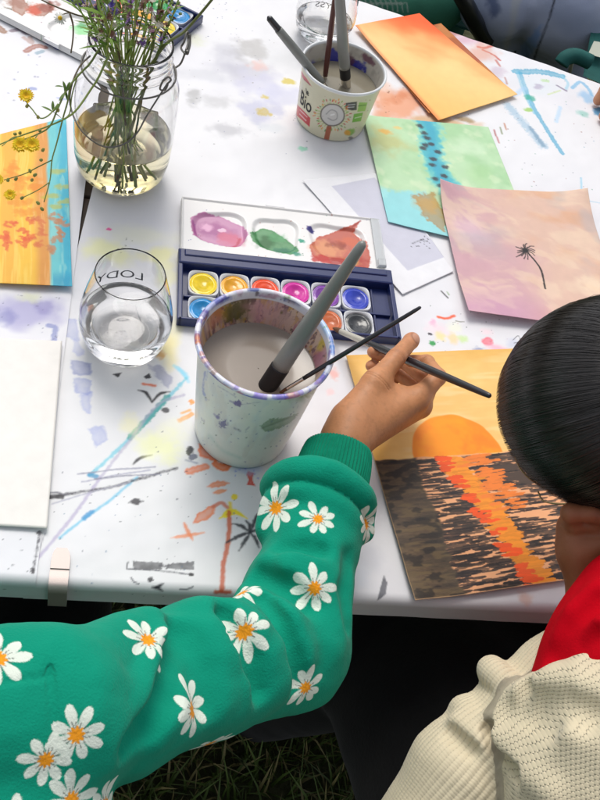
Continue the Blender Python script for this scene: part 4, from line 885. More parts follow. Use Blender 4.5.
# ================================================================== drinking glasses
def tumbler(cx, cy, rr0, rb, h, wl, word, tpx, size, label, wlabel):
    base = np.array([cx, cy, TZ + .0012]); zn = np.linspace(0, 1, 60)
    ctl_z = np.array([0, .04, .14, .34, .5, .7, 1.0]) * h; ctl_r = np.array([.62, .76, .90, 1.0, .99, .90, rr0 / rb]) * rb
    zf = np.linspace(0, h, 70); rf = np.interp(zf, ctl_z, ctl_r)
    for _ in range(6): rf[1:-1] = (rf[:-2] + 2 * rf[1:-1] + rf[2:]) / 4
    t = .0011
    prof = [(.0005, .0012), (.012, .0010), (rf[0] - .002, .0)] + list(zip(rf, zf)) + [(rr0 - .0002, h + .0006), (rr0 - t * .8, h + .0006)]
    iz = np.linspace(h, .009, 66); prof += [(np.interp(z, zf, rf) - t, z) for z in iz] + [(.6 * rf[0], .0072), (.0005, .0068)]
    g_ = thing('drinking_glass', label, 'glass', base)
    V, F = lathe(prof, base, 128); mesh_obj('tumbler', V, F, glassm, g_)
    ri = lambda z: np.interp(z, zf, rf) - t + .0002
    pw = [(.0005, .0066), (.6 * rf[0], .0070)] + [(ri(z), z) for z in np.linspace(.0092, wl, 30)] + [(ri(wl) - .0012, wl - .0007), (.0005, wl - .0009)]
    V, F = lathe(pw, base, 128); mesh_obj('water', V, F, waterm, g_)
    pro = np.c_[rf, zf + base[2]]; a_, b_ = find_on_lathe(base, pro, *tpx, far=True)
    V2, Ft = text_geo(word, size); V2 = V2 * [1.02, 1]; mesh_obj('lettering', wrap(V2, base, pro, a_, b_, .0003), Ft, mat('dark_print', lin('#2c3444'), .5), g_, smooth=False); return g_
tumbler(-.200, .667, .0352, .0485, .110, .047, 'LODY', (119, 274), .0200, 'stemless glass half full of water with LODY print, left of the big bucket', '')
tumbler(-.150, 1.345, .0350, .0450, .106, .03, 'ODYSS', (332, 9), .0175, 'glass with ODYSS print standing behind the yoghurt pot', '')

# ================================================================== watercolour boxes
navy = mat('navy_plastic', lin('#1d2a5c'), .3, var=.08, vscale=60, coat=.2, bump=.05, bscale=200); lidm = mat('white_palette_plastic', attr='Col', rough=.28, coat=.2)
panm = mat('translucent_pan', lin('#d8dade'), .25, coat=.3); cakem = mat('watercolour_cake', attr='Col', rough=.22, coat=.35, bump=.25, bscale=260)
hookm = mat('clear_plastic', (.9, .93, .95), .15, trans=.6)
def paint_box(O, X_, Y_, label, lid_paint, pz=TZ + .0016):
    Z_ = np.array([0, 0, 1.0]); O = np.array([O[0], O[1], pz]); t = thing('paint_box', label, 'paint box', O + X_ * .128 + Y_ * .05)
    L = lambda x, y, z: O + x * X_ + y * Y_ + z * Z_
    tr = []
    tr.append(box(L(.128, .054, .0014), X_, Y_, Z_, .1275, .0535, .0013, .001))
    for (x, y, hx, hy) in ((.128, .0018, .128, .0018), (.0018, .054, .0018, .054), (.2542, .054, .0018, .054)): tr.append(box(L(x, y, .0065), X_, Y_, Z_, hx + .0002 * hy * 100, hy, .0065, .0012))
    tr.append(box(L(.128, .0955, .0075), X_, Y_, Z_, .1285, .0115, .0072, .0022)); tr.append(box(L(.128, .1000, .0140), X_, Y_, Z_, .122, .0050, .0022, .0014)); tr.append(box(L(.128, .0405, .0042), X_, Y_, Z_, .122, .0016, .0026, .0008)); tr.append(box(L(.2305, .042, .0042), X_, Y_, Z_, .0012, .038, .0016, .0006))
    V, F = join(tr); mesh_obj('tray', V, F, navy, t, smooth=False)
    cols = [['#1488c8', '#2a9a50', '#1f6a4a', '#8a4a2c', '#c4622f', '#34363a'], ['#f0d010', '#e8a414', '#ea4a18', '#d0249a', '#7e3fa0', '#2b3fb4']]
    for r in range(2):
        for k in range(6):
            px_, py_ = .0285 + .0361 * k, .0208 + .0395 * r
            nn = 48; a = np.arange(nn) * 2 * np.pi / nn; sq = 1 / (np.abs(np.cos(a)) ** 5 + np.abs(np.sin(a)) ** 5) ** .2
            R = []; Zp = []
            for (rr, z) in ((.0158, .003), (.0163, .0085), (.0160, .0094), (.0155, .0092)): R.append(rr * sq); Zp.append(z)
            for (rr, z) in ((.0150, .0078), (.0146, .0058)): R.append(rr * (.35 * sq + .65)); Zp.append(z)
            V = np.array([L(px_ + 1.07 * R[q][m] * math.cos(a[m]), py_ + 1.14 * R[q][m] * math.sin(a[m]), Zp[q]) for m in range(nn) for q in range(len(R))])
            p_ = mesh_obj('paint_pan', V, gridF(nn, len(R), True), panm, t)
            rad = np.linspace(0.02, 1, 16); tt, rr = np.meshgrid(a, rad, indexing='ij'); x = .0160 * rr * np.cos(tt); y = .0170 * rr * np.sin(tt)
            nz = fbm(x * 120 + k * 3, y * 120 + r * 5, 3, k); ox, oy = .003 * math.sin(k * 2.1 + r * 3), .003 * math.cos(k * 3.7 + r); r2_ = np.hypot(x / .016 - ox / .016, y / .017 - oy / .017); z = .0070 + .0009 * np.exp(-((rr - .80) / .10) ** 2) - .0013 * np.exp(-(r2_ / .42) ** 4) +  .0000 * np.exp(-((rr - .78) / .12) ** 2) - .0014 * (rr < .7) * (1 - (rr / .7) ** 2) + .0008 * (nz - .5)
            cc_ = lin(cols[r][k]); Vc = np.stack([L(x_, y_, z_) for x_, y_, z_ in zip((px_ + x).ravel(), (py_ + y).ravel(), z.ravel())]); m_ = np.clip(.80 + .5 * nz.ravel()[:, None] - .10 * (rr.ravel()[:, None] < .7), .3, 1.3)
            wet = lin('#f4f4f4'); edge = .22 * sst(.92, 1.0, rr.ravel() + .25 * (nz.ravel() - .5))[:, None] * .45; Cc = cc_ * m_ * (1 - edge) + wet * .7 * edge
            mesh_obj('paint_cake', Vc, gridF(nn, 16, True), cakem, p_, col=np.clip(Cc, 0, 1))
    # lid used as a mixing palette
    nx, ny = 260, 110; sx, sy = np.meshgrid(np.linspace(0, 1, nx), np.linspace(0, 1, ny), indexing='ij'); x = .0015 + .250 * sx; y = .1085 + .090 * sy
    z = np.full(x.shape, .0090); well = np.zeros(x.shape)
    for k, cx_ in enumerate((.050, .118, .194)):
        hx_ = (.034, .029, .036)[k]; d_ = (np.abs((x - cx_) / hx_) ** 3.2 + np.abs((y - .152) / .029) ** 3.2) ** (1 / 3.2) + .10 * np.cos(3 * np.arctan2(y - .153, x - cx_) + k) * .6; well = np.maximum(well, 1 - sst(.82, 1.0, d_))
    z = z - .0042 * well; bd = np.minimum(np.minimum(sx * .25, (1 - sx) * .25), np.minimum(sy, 1 - sy) * .093); z = z + .0022 * (1 - sst(.0015, .003, bd)); z = z - .0085 * (bd < 1e-6)
    V = (O + x[..., None] * X_ + y[..., None] * Y_ + z[..., None] * Z_).reshape(-1, 3); c = Canvas(V, lin('#f0efee', .93), z=pz + .007); lid_paint(c, well.ravel())
    ld = mesh_obj('lid', V, gridF(nx, ny), lidm, t, col=c.C.max() * (c.C / c.C.max()) ** 1.5)
    V, F = join([box(L(.246, .155, .0112), X_, Y_, Z_, .006, .042, .0012, .0008), box(L(.246, .118, .0135), X_, Y_, Z_, .005, .006, .0022, .001)]); mesh_obj('brush_holder', V, F, hookm, ld, smooth=False)
    V, F = box(L(.118, .2000, .0085), X_, Y_, Z_, .012, .0022, .003, .0008); mesh_obj('latch', V, F, mat('white_plastic', lin('#e8e8ea'), .3), ld, smooth=False); return t
def lp1(c, well):
    B, P_, S, K = c.blob, c.poly, c.stroke, c.specks
    P_([(190, 219), (202, 213), (222, 216), (244, 226), (248, 236), (240, 246), (222, 247), (206, 243), (193, 236)], lin('#c98ab4'), .9, .0008, .0016, 300, rim=.15); B((214, 230), 16, 7, lin('#b0609e'), 0, .7, .6, .9); B((230, 238), 14, 6, lin('#d8849c'), 0, .8, .6, .9); B((206, 226), 6, 4, lin('#ecc8dc'), 0, .8, .5); B((222, 229), 4, 2, lin('#f2e0ea'), 0, .7); S([(240, 238), (236, 245), (226, 247)], .003, lin('#c4486a'), .7); S([(193, 222), (196, 236)], .003, lin('#a8489a'), .6)
    P_([(250, 234), (262, 227), (272, 229), (286, 238), (296, 246), (299, 252), (290, 256), (276, 253), (262, 249), (252, 242)], lin('#3f9a56'), .9, .0008, .0016, 300, rim=.15); B((268, 240), 14, 7, lin('#237a3c'), 10, .8, .6, .9); B((284, 250), 8, 4, lin('#1f8a70'), 10, .8, .5, .9); B((278, 237), 8, 4, lin('#7ab88a'), 10, .6, .6, .9); B((301, 242), 3, 2, lin('#2fae94'), 0, .9, .3); B((296, 255), 4, 2, lin('#33a088'), 0, .85, .4)
    B((310, 230), 4, 3, lin('#3b2c8c'), 0, .95, .25, .4); P_([(310, 246), (318, 236), (334, 231), (352, 226), (358, 223), (354, 232), (366, 243), (370, 258), (368, 272), (352, 270), (336, 262), (318, 262), (311, 256)], lin('#c7654a'), .92, .0008, .002, 300, rim=.1)
    B((330, 250), 14, 8, lin('#e4b48c'), 10, .75, .5, .9); B((350, 240), 12, 6, lin('#d98a6c'), 20, .8, .5, .9); B((345, 262), 16, 6, lin('#b8382c'), 10, .8, .5, .9); B((320, 260), 8, 4, lin('#c83a30'), 0, .85, .4, .9); B((338, 244), 8, 4, lin('#9a4230'), 0, .6, .6, .9); B((352, 262), 6, 4, lin('#d8c070'), 0, .6, .5, .9); S([(352, 228), (360, 222)], .002, lin('#a83a2c'), .8)
    K((188, 205, 376, 272), 50, [lin('#b0607a'), lin('#3a8a6a'), lin('#6a5ab0'), lin('#c06a4a')], (.0003, .001), .7, 61)
ux = np.array([.9478, .3190, 0]); uy = np.array([-.3190, .9478, 0])
paint_box((-.1560, .7155), ux, uy, 'open navy watercolour box with pink, green and red lid puddles, behind the bucket', lp1)
def lp2(c, well):
    B, P_, S, K = c.blob, c.poly, c.stroke, c.specks
    P_([(12, -6), (22, -4), (30, 6), (42, 2), (54, 8), (52, 14), (38, 15), (28, 9), (22, 14), (12, 9)], lin('#b07a5c'), .9, .001, .002, 300, rim=.3); B((36, 8), 8, 6, lin('#d8622c'), 0, .85, .5, .8); B((48, 6), 8, 6, lin('#a8604a'), 0, .8, .5, .8); B((18, 2), 9, 6, lin('#b48a78'), 0, .8, .5, .8)
    B((84, 28), 10, 6, lin('#a4e0a8'), 20, .85, .5, .9); B((82, 24), 5, 3, lin('#4ab06a'), 20, .7, .5, .8); B((8, 8), 4, 3, lin('#7a6a4c'), 0, .8, .4)
    K((0, 0, 95, 45), 26, [lin('#a07050'), lin('#5aa06a'), lin('#9a6a8a')], (.0004, .0012), .7, 62)
pa = W(203, 16, TZ + .013); pb = W(175, 39, TZ + .013); y2 = pb - pa; y2[2] = 0; y2 /= np.linalg.norm(y2); x2 = np.array([y2[1], -y2[0], 0])
paint_box(pa[:2] + 0 * x2[:2], x2, y2, 'open watercolour box behind the flower jar, brown paint in its white lid', lp2)
# ================================================================== preserving jar with wild flowers
jc = np.array([*W(120.5, 174)[:2], TZ + .0012]); JH = .189
ctl = np.array([[.030, 0], [.044, .003], [.0515, .012], [.0555, .03], [.0570, .06], [.0575, .10], [.0565, .122], [.051, .137], [.0462, .144], [.0450, .147], [.0464, .150], [.0468, .152], [.0452, .155], [.0450, .158], [.0464, .161], [.0452, .164], [.0450, .167], [.0456, .170], [.0452, .172]]); ctl[:, 1] *= JH / .172; ctl[:, 0] *= 1.03
zf = np.linspace(0, JH, 150); rf = np.interp(zf, ctl[:, 1], ctl[:, 0])
for _ in range(3): rf[4:-2] = (rf[3:-3] + 2 * rf[4:-2] + rf[5:-1]) / 4
t_ = .0020
prof = [(.0005, .002), (.02, .0016)] + list(zip(rf, zf)) + [(.0459, JH + .0012), (.0449, JH + .0010)] + [(np.interp(z, zf, rf) - t_ - .0006 * (z > .155), z) for z in np.linspace(JH - .001, .010, 90)] + [(.030, .0062), (.0005, .0060)]
V, F = lathe(prof, jc, 144); th = np.arctan2(V[:, 1] - jc[1], V[:, 0] - jc[0]); zz = V[:, 2] - jc[2]
jar = thing('flower_jar', 'big ribbed-neck preserving jar with wire handle, holding wild flowers', 'jar', jc)
mesh_obj('jar_glass', V, F, glassm, jar)
jl = .064; ri = lambda z: np.interp(z, zf, rf) - t_ + .0003
yw = mat('yellowed_water', lin('#f4edcc'), 0.0, trans=1.0, ior=1.33)
V, F = lathe([(.0005, .0058), (.030, .0060)] + [(ri(z), z) for z in np.linspace(.0102, jl, 30)] + [(ri(jl) - .002, jl - .001), (.0005, jl - .0012)], jc, 128); mesh_obj('flower_water', V, F, yw, jar)
def cylhit(px, py, r, c=jc):
    d = RC @ np.array([px - 300.0, 400.0 - py, -1000.0]); o = CAM[:2] - c[:2]; a = d[:2] @ d[:2]; b = o @ d[:2]; k = o @ o - r * r; D = b * b - a * k
    t = (-b - math.sqrt(max(D, 0))) / a; p = CAM + d * t
    return p
wire = mat('galvanised_wire', lin('#6c6a66'), .4, metal=.7)
def wireobj(name, px, r, w, closed=False):
    P = bez([cylhit(x, y, r) for x, y in px], 60); V, F = tube(P, w, 8); mesh_obj(name, V, F, wire, jar)
wireobj('bail_handle', [(167, 84), (158, 98), (146, 117), (137, 133), (124, 144), (106, 147), (90, 139), (77, 124), (70, 103), (72, 84), (80, 66), (90, 56)], .0605, .0010)
zr = .1525; a = np.linspace(0, 2 * np.pi, 90); rr = np.interp(zr, zf, rf) + .0012
V, F = tube(np.stack([jc[0] + rr * np.cos(a), jc[1] + rr * np.sin(a), jc[2] + zr + .0045 * np.sin(a * 1.0 + 1.2) * 0], -1), .0011, 8); mesh_obj('neck_wire', V, F, wire, jar)
V, F = join([tube(bez([cylhit(x, y, .0600) for x, y in q], 26), .0011, 8) for q in ([(167, 84), (171, 80), (168, 77), (163, 81), (160, 89), (165, 90), (168, 84)],)]); mesh_obj('wire_loop', V, F, wire, jar)
P0 = W(175, 68, jc[2] + .152); pts = [P0, W(181, 63, jc[2] + .155), W(186, 50, jc[2] + .176), W(189, 38, jc[2] + .172), W(187, 32, jc[2] + .178), W(184, 42, jc[2] + .172), W(181, 48, jc[2] + .167), W(185, 54, jc[2] + .176)]
V, F = tube(bez(pts, 60), .0012, 8); mesh_obj('closing_lever', V, F, wire, jar)
V, F = tube(bez([W(189, 34, jc[2] + .176), W(189, 45, jc[2] + .167), W(187, 53, jc[2] + .176)], 14), .0024, 8); mesh_obj('lever_sleeve', V, F, wire, jar)

# ---- flowers
stemm = mat('green_stem', attr='Col', rough=.55); petm = mat('petals', attr='Col', rough=.6, sss=0)
g = np.random.default_rng(21)
def leaf(P, d, L, wd, side):
    k = np.linspace(0, 1, 7)[:, None]; ax = P + d * L * k + side * 0; droop = np.array([0, 0, -1.0]) * (k ** 2) * L * .25; w_ = wd * np.sin(np.pi * np.clip(k * .95 + .03, 0, 1)) ** .8
    V = np.concatenate([ax + droop - side * w_, ax + droop + side * w_]); n = 7; i = np.arange(n - 1); return V, np.stack([i, i + 1, n + i + 1, n + i], 1)
def colour(parts, cols):
    V, F = join(parts); C = np.concatenate([np.tile(c, (len(p[0]), 1)) for p, c in zip(parts, cols)]); return V, F, C
def bloom(P, up, R, kind):
    """ray flower head: returns parts and colours"""
    up = up / np.linalg.norm(up); a = np.cross(up, [.3, .4, .1]); a /= np.linalg.norm(a); b = np.cross(up, a); parts = []; cols = []
    if kind == 'yellow': rings = ((20, 1.0, .15, '#f2c90e'), (16, .75, .40, '#f7d81c'), (10, .45, .65, '#eebc08'))
    elif kind == 'daisy': rings = ((15, 1.0, -.35, '#f2f2ec'),)
    else: rings = ((10, .8, .5, kind), (8, .5, .9, kind))
    for (n, l, lift, q) in rings:
        for k in range(n):
            t = 2 * np.pi * (k + g.uniform(-.2, .2)) / n; d = math.cos(t) * a + math.sin(t) * b; s = -math.sin(t) * a + math.cos(t) * b; L = R * l * g.uniform(.85, 1.1); w_ = R * .15
            V = np.array([P, P + d * L * .5 - s * w_ + up * L * lift * .6, P + d * L + up * L * lift - s * w_ * .7, P + d * L * 1.06 + up * L * lift, P + d * L + up * L * lift + s * w_ * .7, P + d * L * .5 + s * w_ + up * L * lift * .6])
            parts.append((V, [np.array([[0, 1, 2, 3], [0, 3, 4, 5]])])); cols.append(lin(q) * g.uniform(.8, 1.1))
    if kind == 'daisy':
        V, F = lathe([(.0001, R * .45), (R * .2, R * .42), (R * .36, R * .25), (R * .38, 0), (.0001, -R * .05)], P, 14, axis=up); parts.append((V, [F])); cols.append(lin('#d9b21c'))
    V, F = lathe([(.0001, -R * .55), (R * .16, -R * .5), (R * .22, -R * .25), (R * .20, 0), (.0001, .0)], P, 10, axis=up); parts.append((V, [F])); cols.append(lin('#5a7030'))
    return parts, cols
def bud(P, up, R, q='#6a6a34'):
    V, F = lathe([(.0001, -R), (R * .6, -R * .6), (R * .7, 0), (R * .45, R * .8), (.0001, R)], P, 8, axis=up); return [(V, [F])], [lin(q)]
def stem(pts, r0, r1, n=30, q='#55682e'):
    P = bez(pts, n); k = len(P); V, F = tube(P, np.linspace(r0, r1, k), 7); return [(V, F)], [lin(q) * g.uniform(.75, 1.25)], P
# the bunch in the jar
def fl(label, cat='flowers'):
    return thing('wildflower_sprig', label, cat, jc + [0, 0, .006], 'wild flowers in the jar')
bunch_n = [0]
def bunch_stem(kind):
    an = g.uniform(0, 6.283); r0 = .030 * math.sqrt(g.random()); B0 = jc + [r0 * math.cos(an), r0 * math.sin(an), g.choice([.009, .012, .03, .05, .07])]
    a2 = an + np.pi + g.uniform(-.9, .9); r1 = .040 * math.sqrt(g.random()); M = jc + [r1 * math.cos(a2) - .006, r1 * math.sin(a2) + .0, JH]
    d = (M - B0); d /= np.linalg.norm(d); L = g.uniform(.03, .20) if kind != 'heads' else g.uniform(.012, .10); T = M + d * L + np.array([g.uniform(-.035, .02), g.uniform(-.02, .02), 0]) * (L / .12)
    mid = (B0 + M) / 2 + g.normal(0, .003, 3); ps, cs, P = stem([B0, mid, M, (M + T) / 2 + g.normal(0, .003, 3), T], .0011, .0007, 26, g.choice(['#80a445', '#9cb85c', '#8c9a4a', '#a4ae62']))
    for k in range(int(g.integers(3, 8))):
        i = int(g.integers(13, len(P) - 2)); dd = P[i + 1] - P[i]; dd /= np.linalg.norm(dd); sd_ = np.cross(dd, g.normal(0, 1, 3)); sd_ /= np.linalg.norm(sd_); ld = dd * .8 + np.cross(dd, sd_) * .7; ld /= np.linalg.norm(ld)
        ps.append(leaf(P[i], ld, g.uniform(.012, .035), g.uniform(.0008, .0020), sd_)); cs.append(lin(g.choice(['#6f9438', '#86a84a', '#5f7c34'])) * g.uniform(.8, 1.2))
    for k in range(2):
        i = int(g.integers(3, 11)); dd = P[i + 1] - P[i]; dd /= np.linalg.norm(dd); sd_ = np.cross(dd, g.normal(0, 1, 3)); sd_ /= np.linalg.norm(sd_); ps.append(leaf(P[i], dd + .2 * sd_, .018, .0012, sd_)); cs.append(lin('#4f6230'))
    pp = []; pc = []
    if kind:
        m = 9 if L > .05 else 6
        for k in range(m):
            i = len(P) - 1 - int(g.integers(0, 9)); off = g.normal(0, .0035, 3)
            if kind == 'heads': a_, b_ = bloom(P[i] + off, off + [0, 0, .004], g.uniform(.0035, .0058), g.choice(['#9a6f88', '#b08a8a', '#cbb4a8', '#86604f', '#ece4d6', '#8a6aa8']))
            elif kind == 'blue': a_, b_ = bloom(P[i] + off, off + [0, 0, .004], .0048, '#6a5aa8')
            elif kind == 'green': a_, b_ = bud(P[i] + off, off + [0, 0, .004], .0022, '#7a8a4a')
            pp.append(a_); pc.append(b_)
    return ps, cs, pp, pc
ks = ['heads'] * 20 + ['green'] * 9 + ['blue'] * 3 + [None] * 5; lab = {'heads': 'leafy stem topped with small mauve and brown flower heads', 'green': 'leafy stem with clustered green buds', 'blue': 'stem with small violet-blue flowers', None: 'plain thin green stem standing in the jar'}
for q in ks:
    t = thing('wildflower_stem', lab[q] + ', in the jar' if q else lab[q], 'wild flower', jc + [0, 0, .008], 'wild flower stems in the jar' if not q else 'wild flower stems with ' + {'heads': 'mauve heads', 'green': 'green buds', 'blue': 'violet flowers'}[q])
    ps, cs, pp, pc = bunch_stem(q); V, F, C = colour(ps, cs); mesh_obj('stem', V, F, stemm, t, col=C)
    for a_, b_ in zip(pp, pc): V, F, C = colour(a_, b_); mesh_obj('flower_head' if q != 'green' else 'bud', V, F, petm, t, col=C)
Z0 = jc[2]
# two long bare stems to the upper right
for (pts, lb, r) in (([jc + [.01, .0, .01], W(149, 62, Z0 + JH * .97), W(158, 25, Z0 + .215), W(163, -2, Z0 + .245), W(165, -20, Z0 + .26)], 'tall thin bare stem rising straight up from the jar', .0011),
                     ([jc + [.0, -.01, .01], W(154, 62, Z0 + JH * .97), W(186, 30, Z0 + .205), W(210, 2, Z0 + .232), W(222, -14, Z0 + .25)], 'thick bare stem leaning far right over the jar rim', .0017)):
    ps, cs, P = stem(pts, r * 1.1, r * .8, 40, '#6a7438'); t = thing('wildflower_stem', lb, 'wild flower', jc + [0, 0, .008]); V, F, C = colour(ps, cs); mesh_obj('stem', V, F, stemm, t, col=C)
# yellow hawkweed sprays hanging left over the rim
t = thing('hawkweed_spray', 'branching spray of yellow hawkweed flowers drooping left out of the jar', 'wild flower', jc + [-.02, 0, .008])
Zs = lambda k: Z0 + .178 - k
ps = []; cs = []; pp = []; pc = []
def add(r): ps.extend(r[0]); cs.extend(r[1])
br = [([jc + [.01, .01, .01], W(112, 50, Z0 + JH), W(88, 66, Z0 + .176), W(68, 88, Z0 + .168), W(58, 108, Z0 + .158), W(50, 126, Z0 + .148), W(38, 134, Z0 + .142), W(20, 141, Z0 + .136)], .0014, .0007),
      ([jc + [.0, -.01, .01], W(116, 56, Z0 + JH * .99), W(96, 82, Z0 + .168), W(78, 108, Z0 + .158), W(66, 118, Z0 + .150), W(46, 127, Z0 + .142), W(20, 136, Z0 + .132), W(-4, 146, Z0 + .125)], .0014, .0007),
      ([W(70, 84, Z0 + .168), W(68, 100, Z0 + .158), W(63, 118, Z0 + .145), W(57, 142, Z0 + .130), W(52, 160, Z0 + .118), W(50, 180, Z0 + .105), W(44, 202, Z0 + .095)], .0010, .0006),
      ([W(52, 160, Z0 + .118), W(38, 167, Z0 + .112), W(24, 174, Z0 + .104), W(4, 180, Z0 + .098)], .0007, .0005), ([W(50, 182, Z0 + .105), W(38, 190, Z0 + .100), W(22, 198, Z0 + .095)], .0006, .0005),
      ([W(58, 104, Z0 + .16), W(49, 115, Z0 + .158), W(40, 118, Z0 + .157), W(32, 109, Z0 + .160), W(27, 103, Z0 + .162), W(26, 98, Z0 + .166)], .0008, .0006), ([W(38, 134, Z0 + .142), W(34, 140, Z0 + .140), W(30, 146, Z0 + .140)], .0006, .0006),
      ([W(78, 74, Z0 + .17), W(72, 95, Z0 + .16), W(70, 112, Z0 + .15), W(66, 118, Z0 + .150)], .0008, .0006), ([W(20, 136, Z0 + .132), W(12, 138, Z0 + .13), W(2, 146, Z0 + .13)], .0006, .0005)]
for p_, a_, b_ in br: add(stem(p_, a_, b_, 36, '#7c8c46')[:2])
for (x, y, z) in ((30, 171, .108), (35, 175, .107), (16, 179, .101), (8, 180, .1), (22, 198, .095), (38, 203, .095), (42, 209, .093), (27, 106, .161), (38, 117, .157), (15, 134, .132), (20, 133, .133), (40, 131, .142), (43, 150, .135), (41, 160, .12), (32, 180, .1), (58, 110, .158)):
    P = W(x, y, Z0 + z); a_, b_ = bud(P, np.array([g.normal(0, .4), g.normal(0, .4), .6]), .0026, g.choice(['#8a9048', '#7a8440', '#9a944c'])); ps += a_; cs += b_
for (x, y, z) in ((64, 87, .168), (66, 92, .166), (53, 112, .157)):
    for k in range(4): dd = g.normal(0, 1, 3); dd /= np.linalg.norm(dd); s_ = np.cross(dd, [0, 0, 1.0]); s_ /= np.linalg.norm(s_); ps.append(leaf(W(x, y, Z0 + z), dd, .014, .0016, s_)); cs.append(lin('#5f7a34'))
for (x, y, z, r) in ((26, 96, .168, .0075), (20, 145, .138, .0085), (32, 145, .142, .0085), (10, 195, .098, .006), (-2, 180, .1, .006)):
    P = W(x, y, Z0 + z); v = CAM - P; v /= np.linalg.norm(v); a_, b_ = bloom(P, v + [0, 0, .8], r, 'yellow'); pp.append(a_); pc.append(b_)
V, F, C = colour(ps, cs); mesh_obj('stem', V, F, stemm, t, col=C)
for a_, b_ in zip(pp, pc): V, F, C = colour(a_, b_); mesh_obj('flower_head', V, F, petm, t, col=C)
t = thing('chamomile_sprig', 'small white and yellow chamomile on a dry twig reaching left', 'wild flower', jc + [-.01, .01, .008]); ps = []; cs = []
for p_, a_, b_ in (([jc + [.01, 0, .01], W(118, 48, Z0 + JH), W(95, 22, Z0 + .19), W(74, 14, Z0 + .20), W(52, 5, Z0 + .205), W(34, -4, Z0 + .21)], .0013, .0007), ([W(78, 15, Z0 + .2), W(70, 13, Z0 + .203), W(64, 14, Z0 + .204), W(60, 17, Z0 + .205)], .0007, .0006),
                   ([W(70, 14, Z0 + .20), W(73, 25, Z0 + .194), W(73, 38, Z0 + .186), W(71, 53, Z0 + .178)], .0011, .0008)): add(stem(p_, a_, b_, 30, '#5a4c34')[:2])
P = W(60, 18, Z0 + .207); v = CAM - P; a_, b_ = bloom(P, v / np.linalg.norm(v) + [0, 0, .3], .0062, 'daisy'); V, F, C = colour(ps, cs); mesh_obj('stem', V, F, stemm, t, col=C); V, F, C = colour(a_, b_); mesh_obj('flower_head', V, F, petm, t, col=C)
# ================================================================== people
skinm = mat('warm_brown_skin', attr='Col', rough=.48, sss=.12, bump=.55, bscale=380, bdist=.0005, spec=.4)
R0, R1, R2 = RC[:, 0], RC[:, 1], RC[:, 2]
def nrm(v): v = np.asarray(v, float); return v / np.linalg.norm(v)
def bbox(pts, pad): P = np.array(pts); return P.min(0) - pad, P.max(0) + pad
def cylF(f, V, e=4e-4): g_ = grad(f, V, e); return g_ / (np.linalg.norm(g_, axis=1)[:, None] + 1e-9)

# ---------------- person in the green daisy sweatshirt (arm, hand)
p1 = thing('person', 'person in a green daisy sweatshirt reaching over the table with a brush', 'person', (-.24, .12, 0))
wr = W(345, 441, .800); iM = W(417, 399, .806); mM = W(420, 406, .786); rM = W(413, 409, .766); lM = W(404, 409, .749)
thB = W(350, 416, .806); thM = W(375, 383, .817); thI = W(396, 358, .822); thT = W(411, 341, .818)
iP = W(438, 377, .815); iD = W(427, 362, .806); iT = W(411, 361, .800)
mP = W(431, 384, .785); mD = W(404, 362, .778); mT = W(373, 352, .776)
rP = W(420, 390, .763); rD = W(398, 374, .757); rT = W(371, 366, .765)
lP = W(406, 397, .745); lD = W(392, 388, .742); lT = W(378, 380, .748)
arm = [wr, W(333, 478, .798), W(322, 530, .793), W(299, 664, .780), W(150, 690, .87), W(20, 720, .93), W(-60, 735, .93)]
armr = [.0180, .0195, .0235, .030, .033, .038, .040]
def f_body1(P):
    d = chain(P, arm, armr, .02)
    q = sd_cap(P, wr, iM, .0168, .0125); q = smin(q, sd_cap(P, wr, mM, .0165, .0125), .012); q = smin(q, sd_cap(P, wr, rM, .0155, .0118), .012); q = smin(q, sd_cap(P, wr, lM, .0145, .0110), .012)
    q = smin(q, sd_cap(P, W(352, 428, .802), W(395, 396, .802), .0160, .0125), .014)
    d = smin(d, q, .02)
    d = smin(d, chain(P, [thB, thM], [.0155, .0128], .008), .018)
    t = chain(P, [thM, thI, thT], [.0118, .0092, .0080], .004); t = smin(t, sd_cap(P, thT, thT + .003 * nrm(thT - thI), .0082, .0076), .003)
    d = smin(d, t, .008)
    for (a, b, c, e, r, k) in ((iM, iP, iD, iT, (.0112, .0085, .0073, .0066), .006), (mM, mP, mD, mT, (.0110, .0082, .0071, .0064), .005), (rM, rP, rD, rT, (.0104, .0078, .0067, .0060), .005), (lM, lP, lD, lT, (.0098, .0074, .0064, .0058), .006)):
        fch = chain(P, [a, b, c, e], r, .0035); d = smin(d, fch, k)
    # soft creases at the joints
    for (c_, ax_, r_) in ((thI, thT - thM, .0094), (iP, iD - iM, .0092), (thM, thI - thB, .011), (iD, iT - iP, .008), (mD, mT - mP, .008)):
        ax_ = nrm(ax_); h = (P - c_) @ ax_; rr = np.linalg.norm((P - c_) - h[:, None] * ax_, axis=1)
        for o in (-.0012, .0012): d = d + .0005 * np.exp(-((h - o) / .0008) ** 2) * (rr < r_ * 1.6)
    return d
lo, hi = bbox(arm + [iP, thT, mT], .05)
V, F = surfnets(f_body1, lo, hi, .0018); V, F = subdiv(V, F); V = newton(f_body1, V, 1, .001)
C = np.tile(lin('#c4895f'), (len(V), 1)); nz = fbm3(V, 90, 3)[:, None]; C *= .88 + .24 * nz
for c_, r_ in ((thT, .014), (iT, .012), (mT, .012), (rT, .012), (iP, .012), (thI, .010)): m = np.exp(-(np.linalg.norm(V - c_, axis=1) / r_) ** 2)[:, None] * .45; C = C * (1 - m) + m * lin('#cc8a6c')
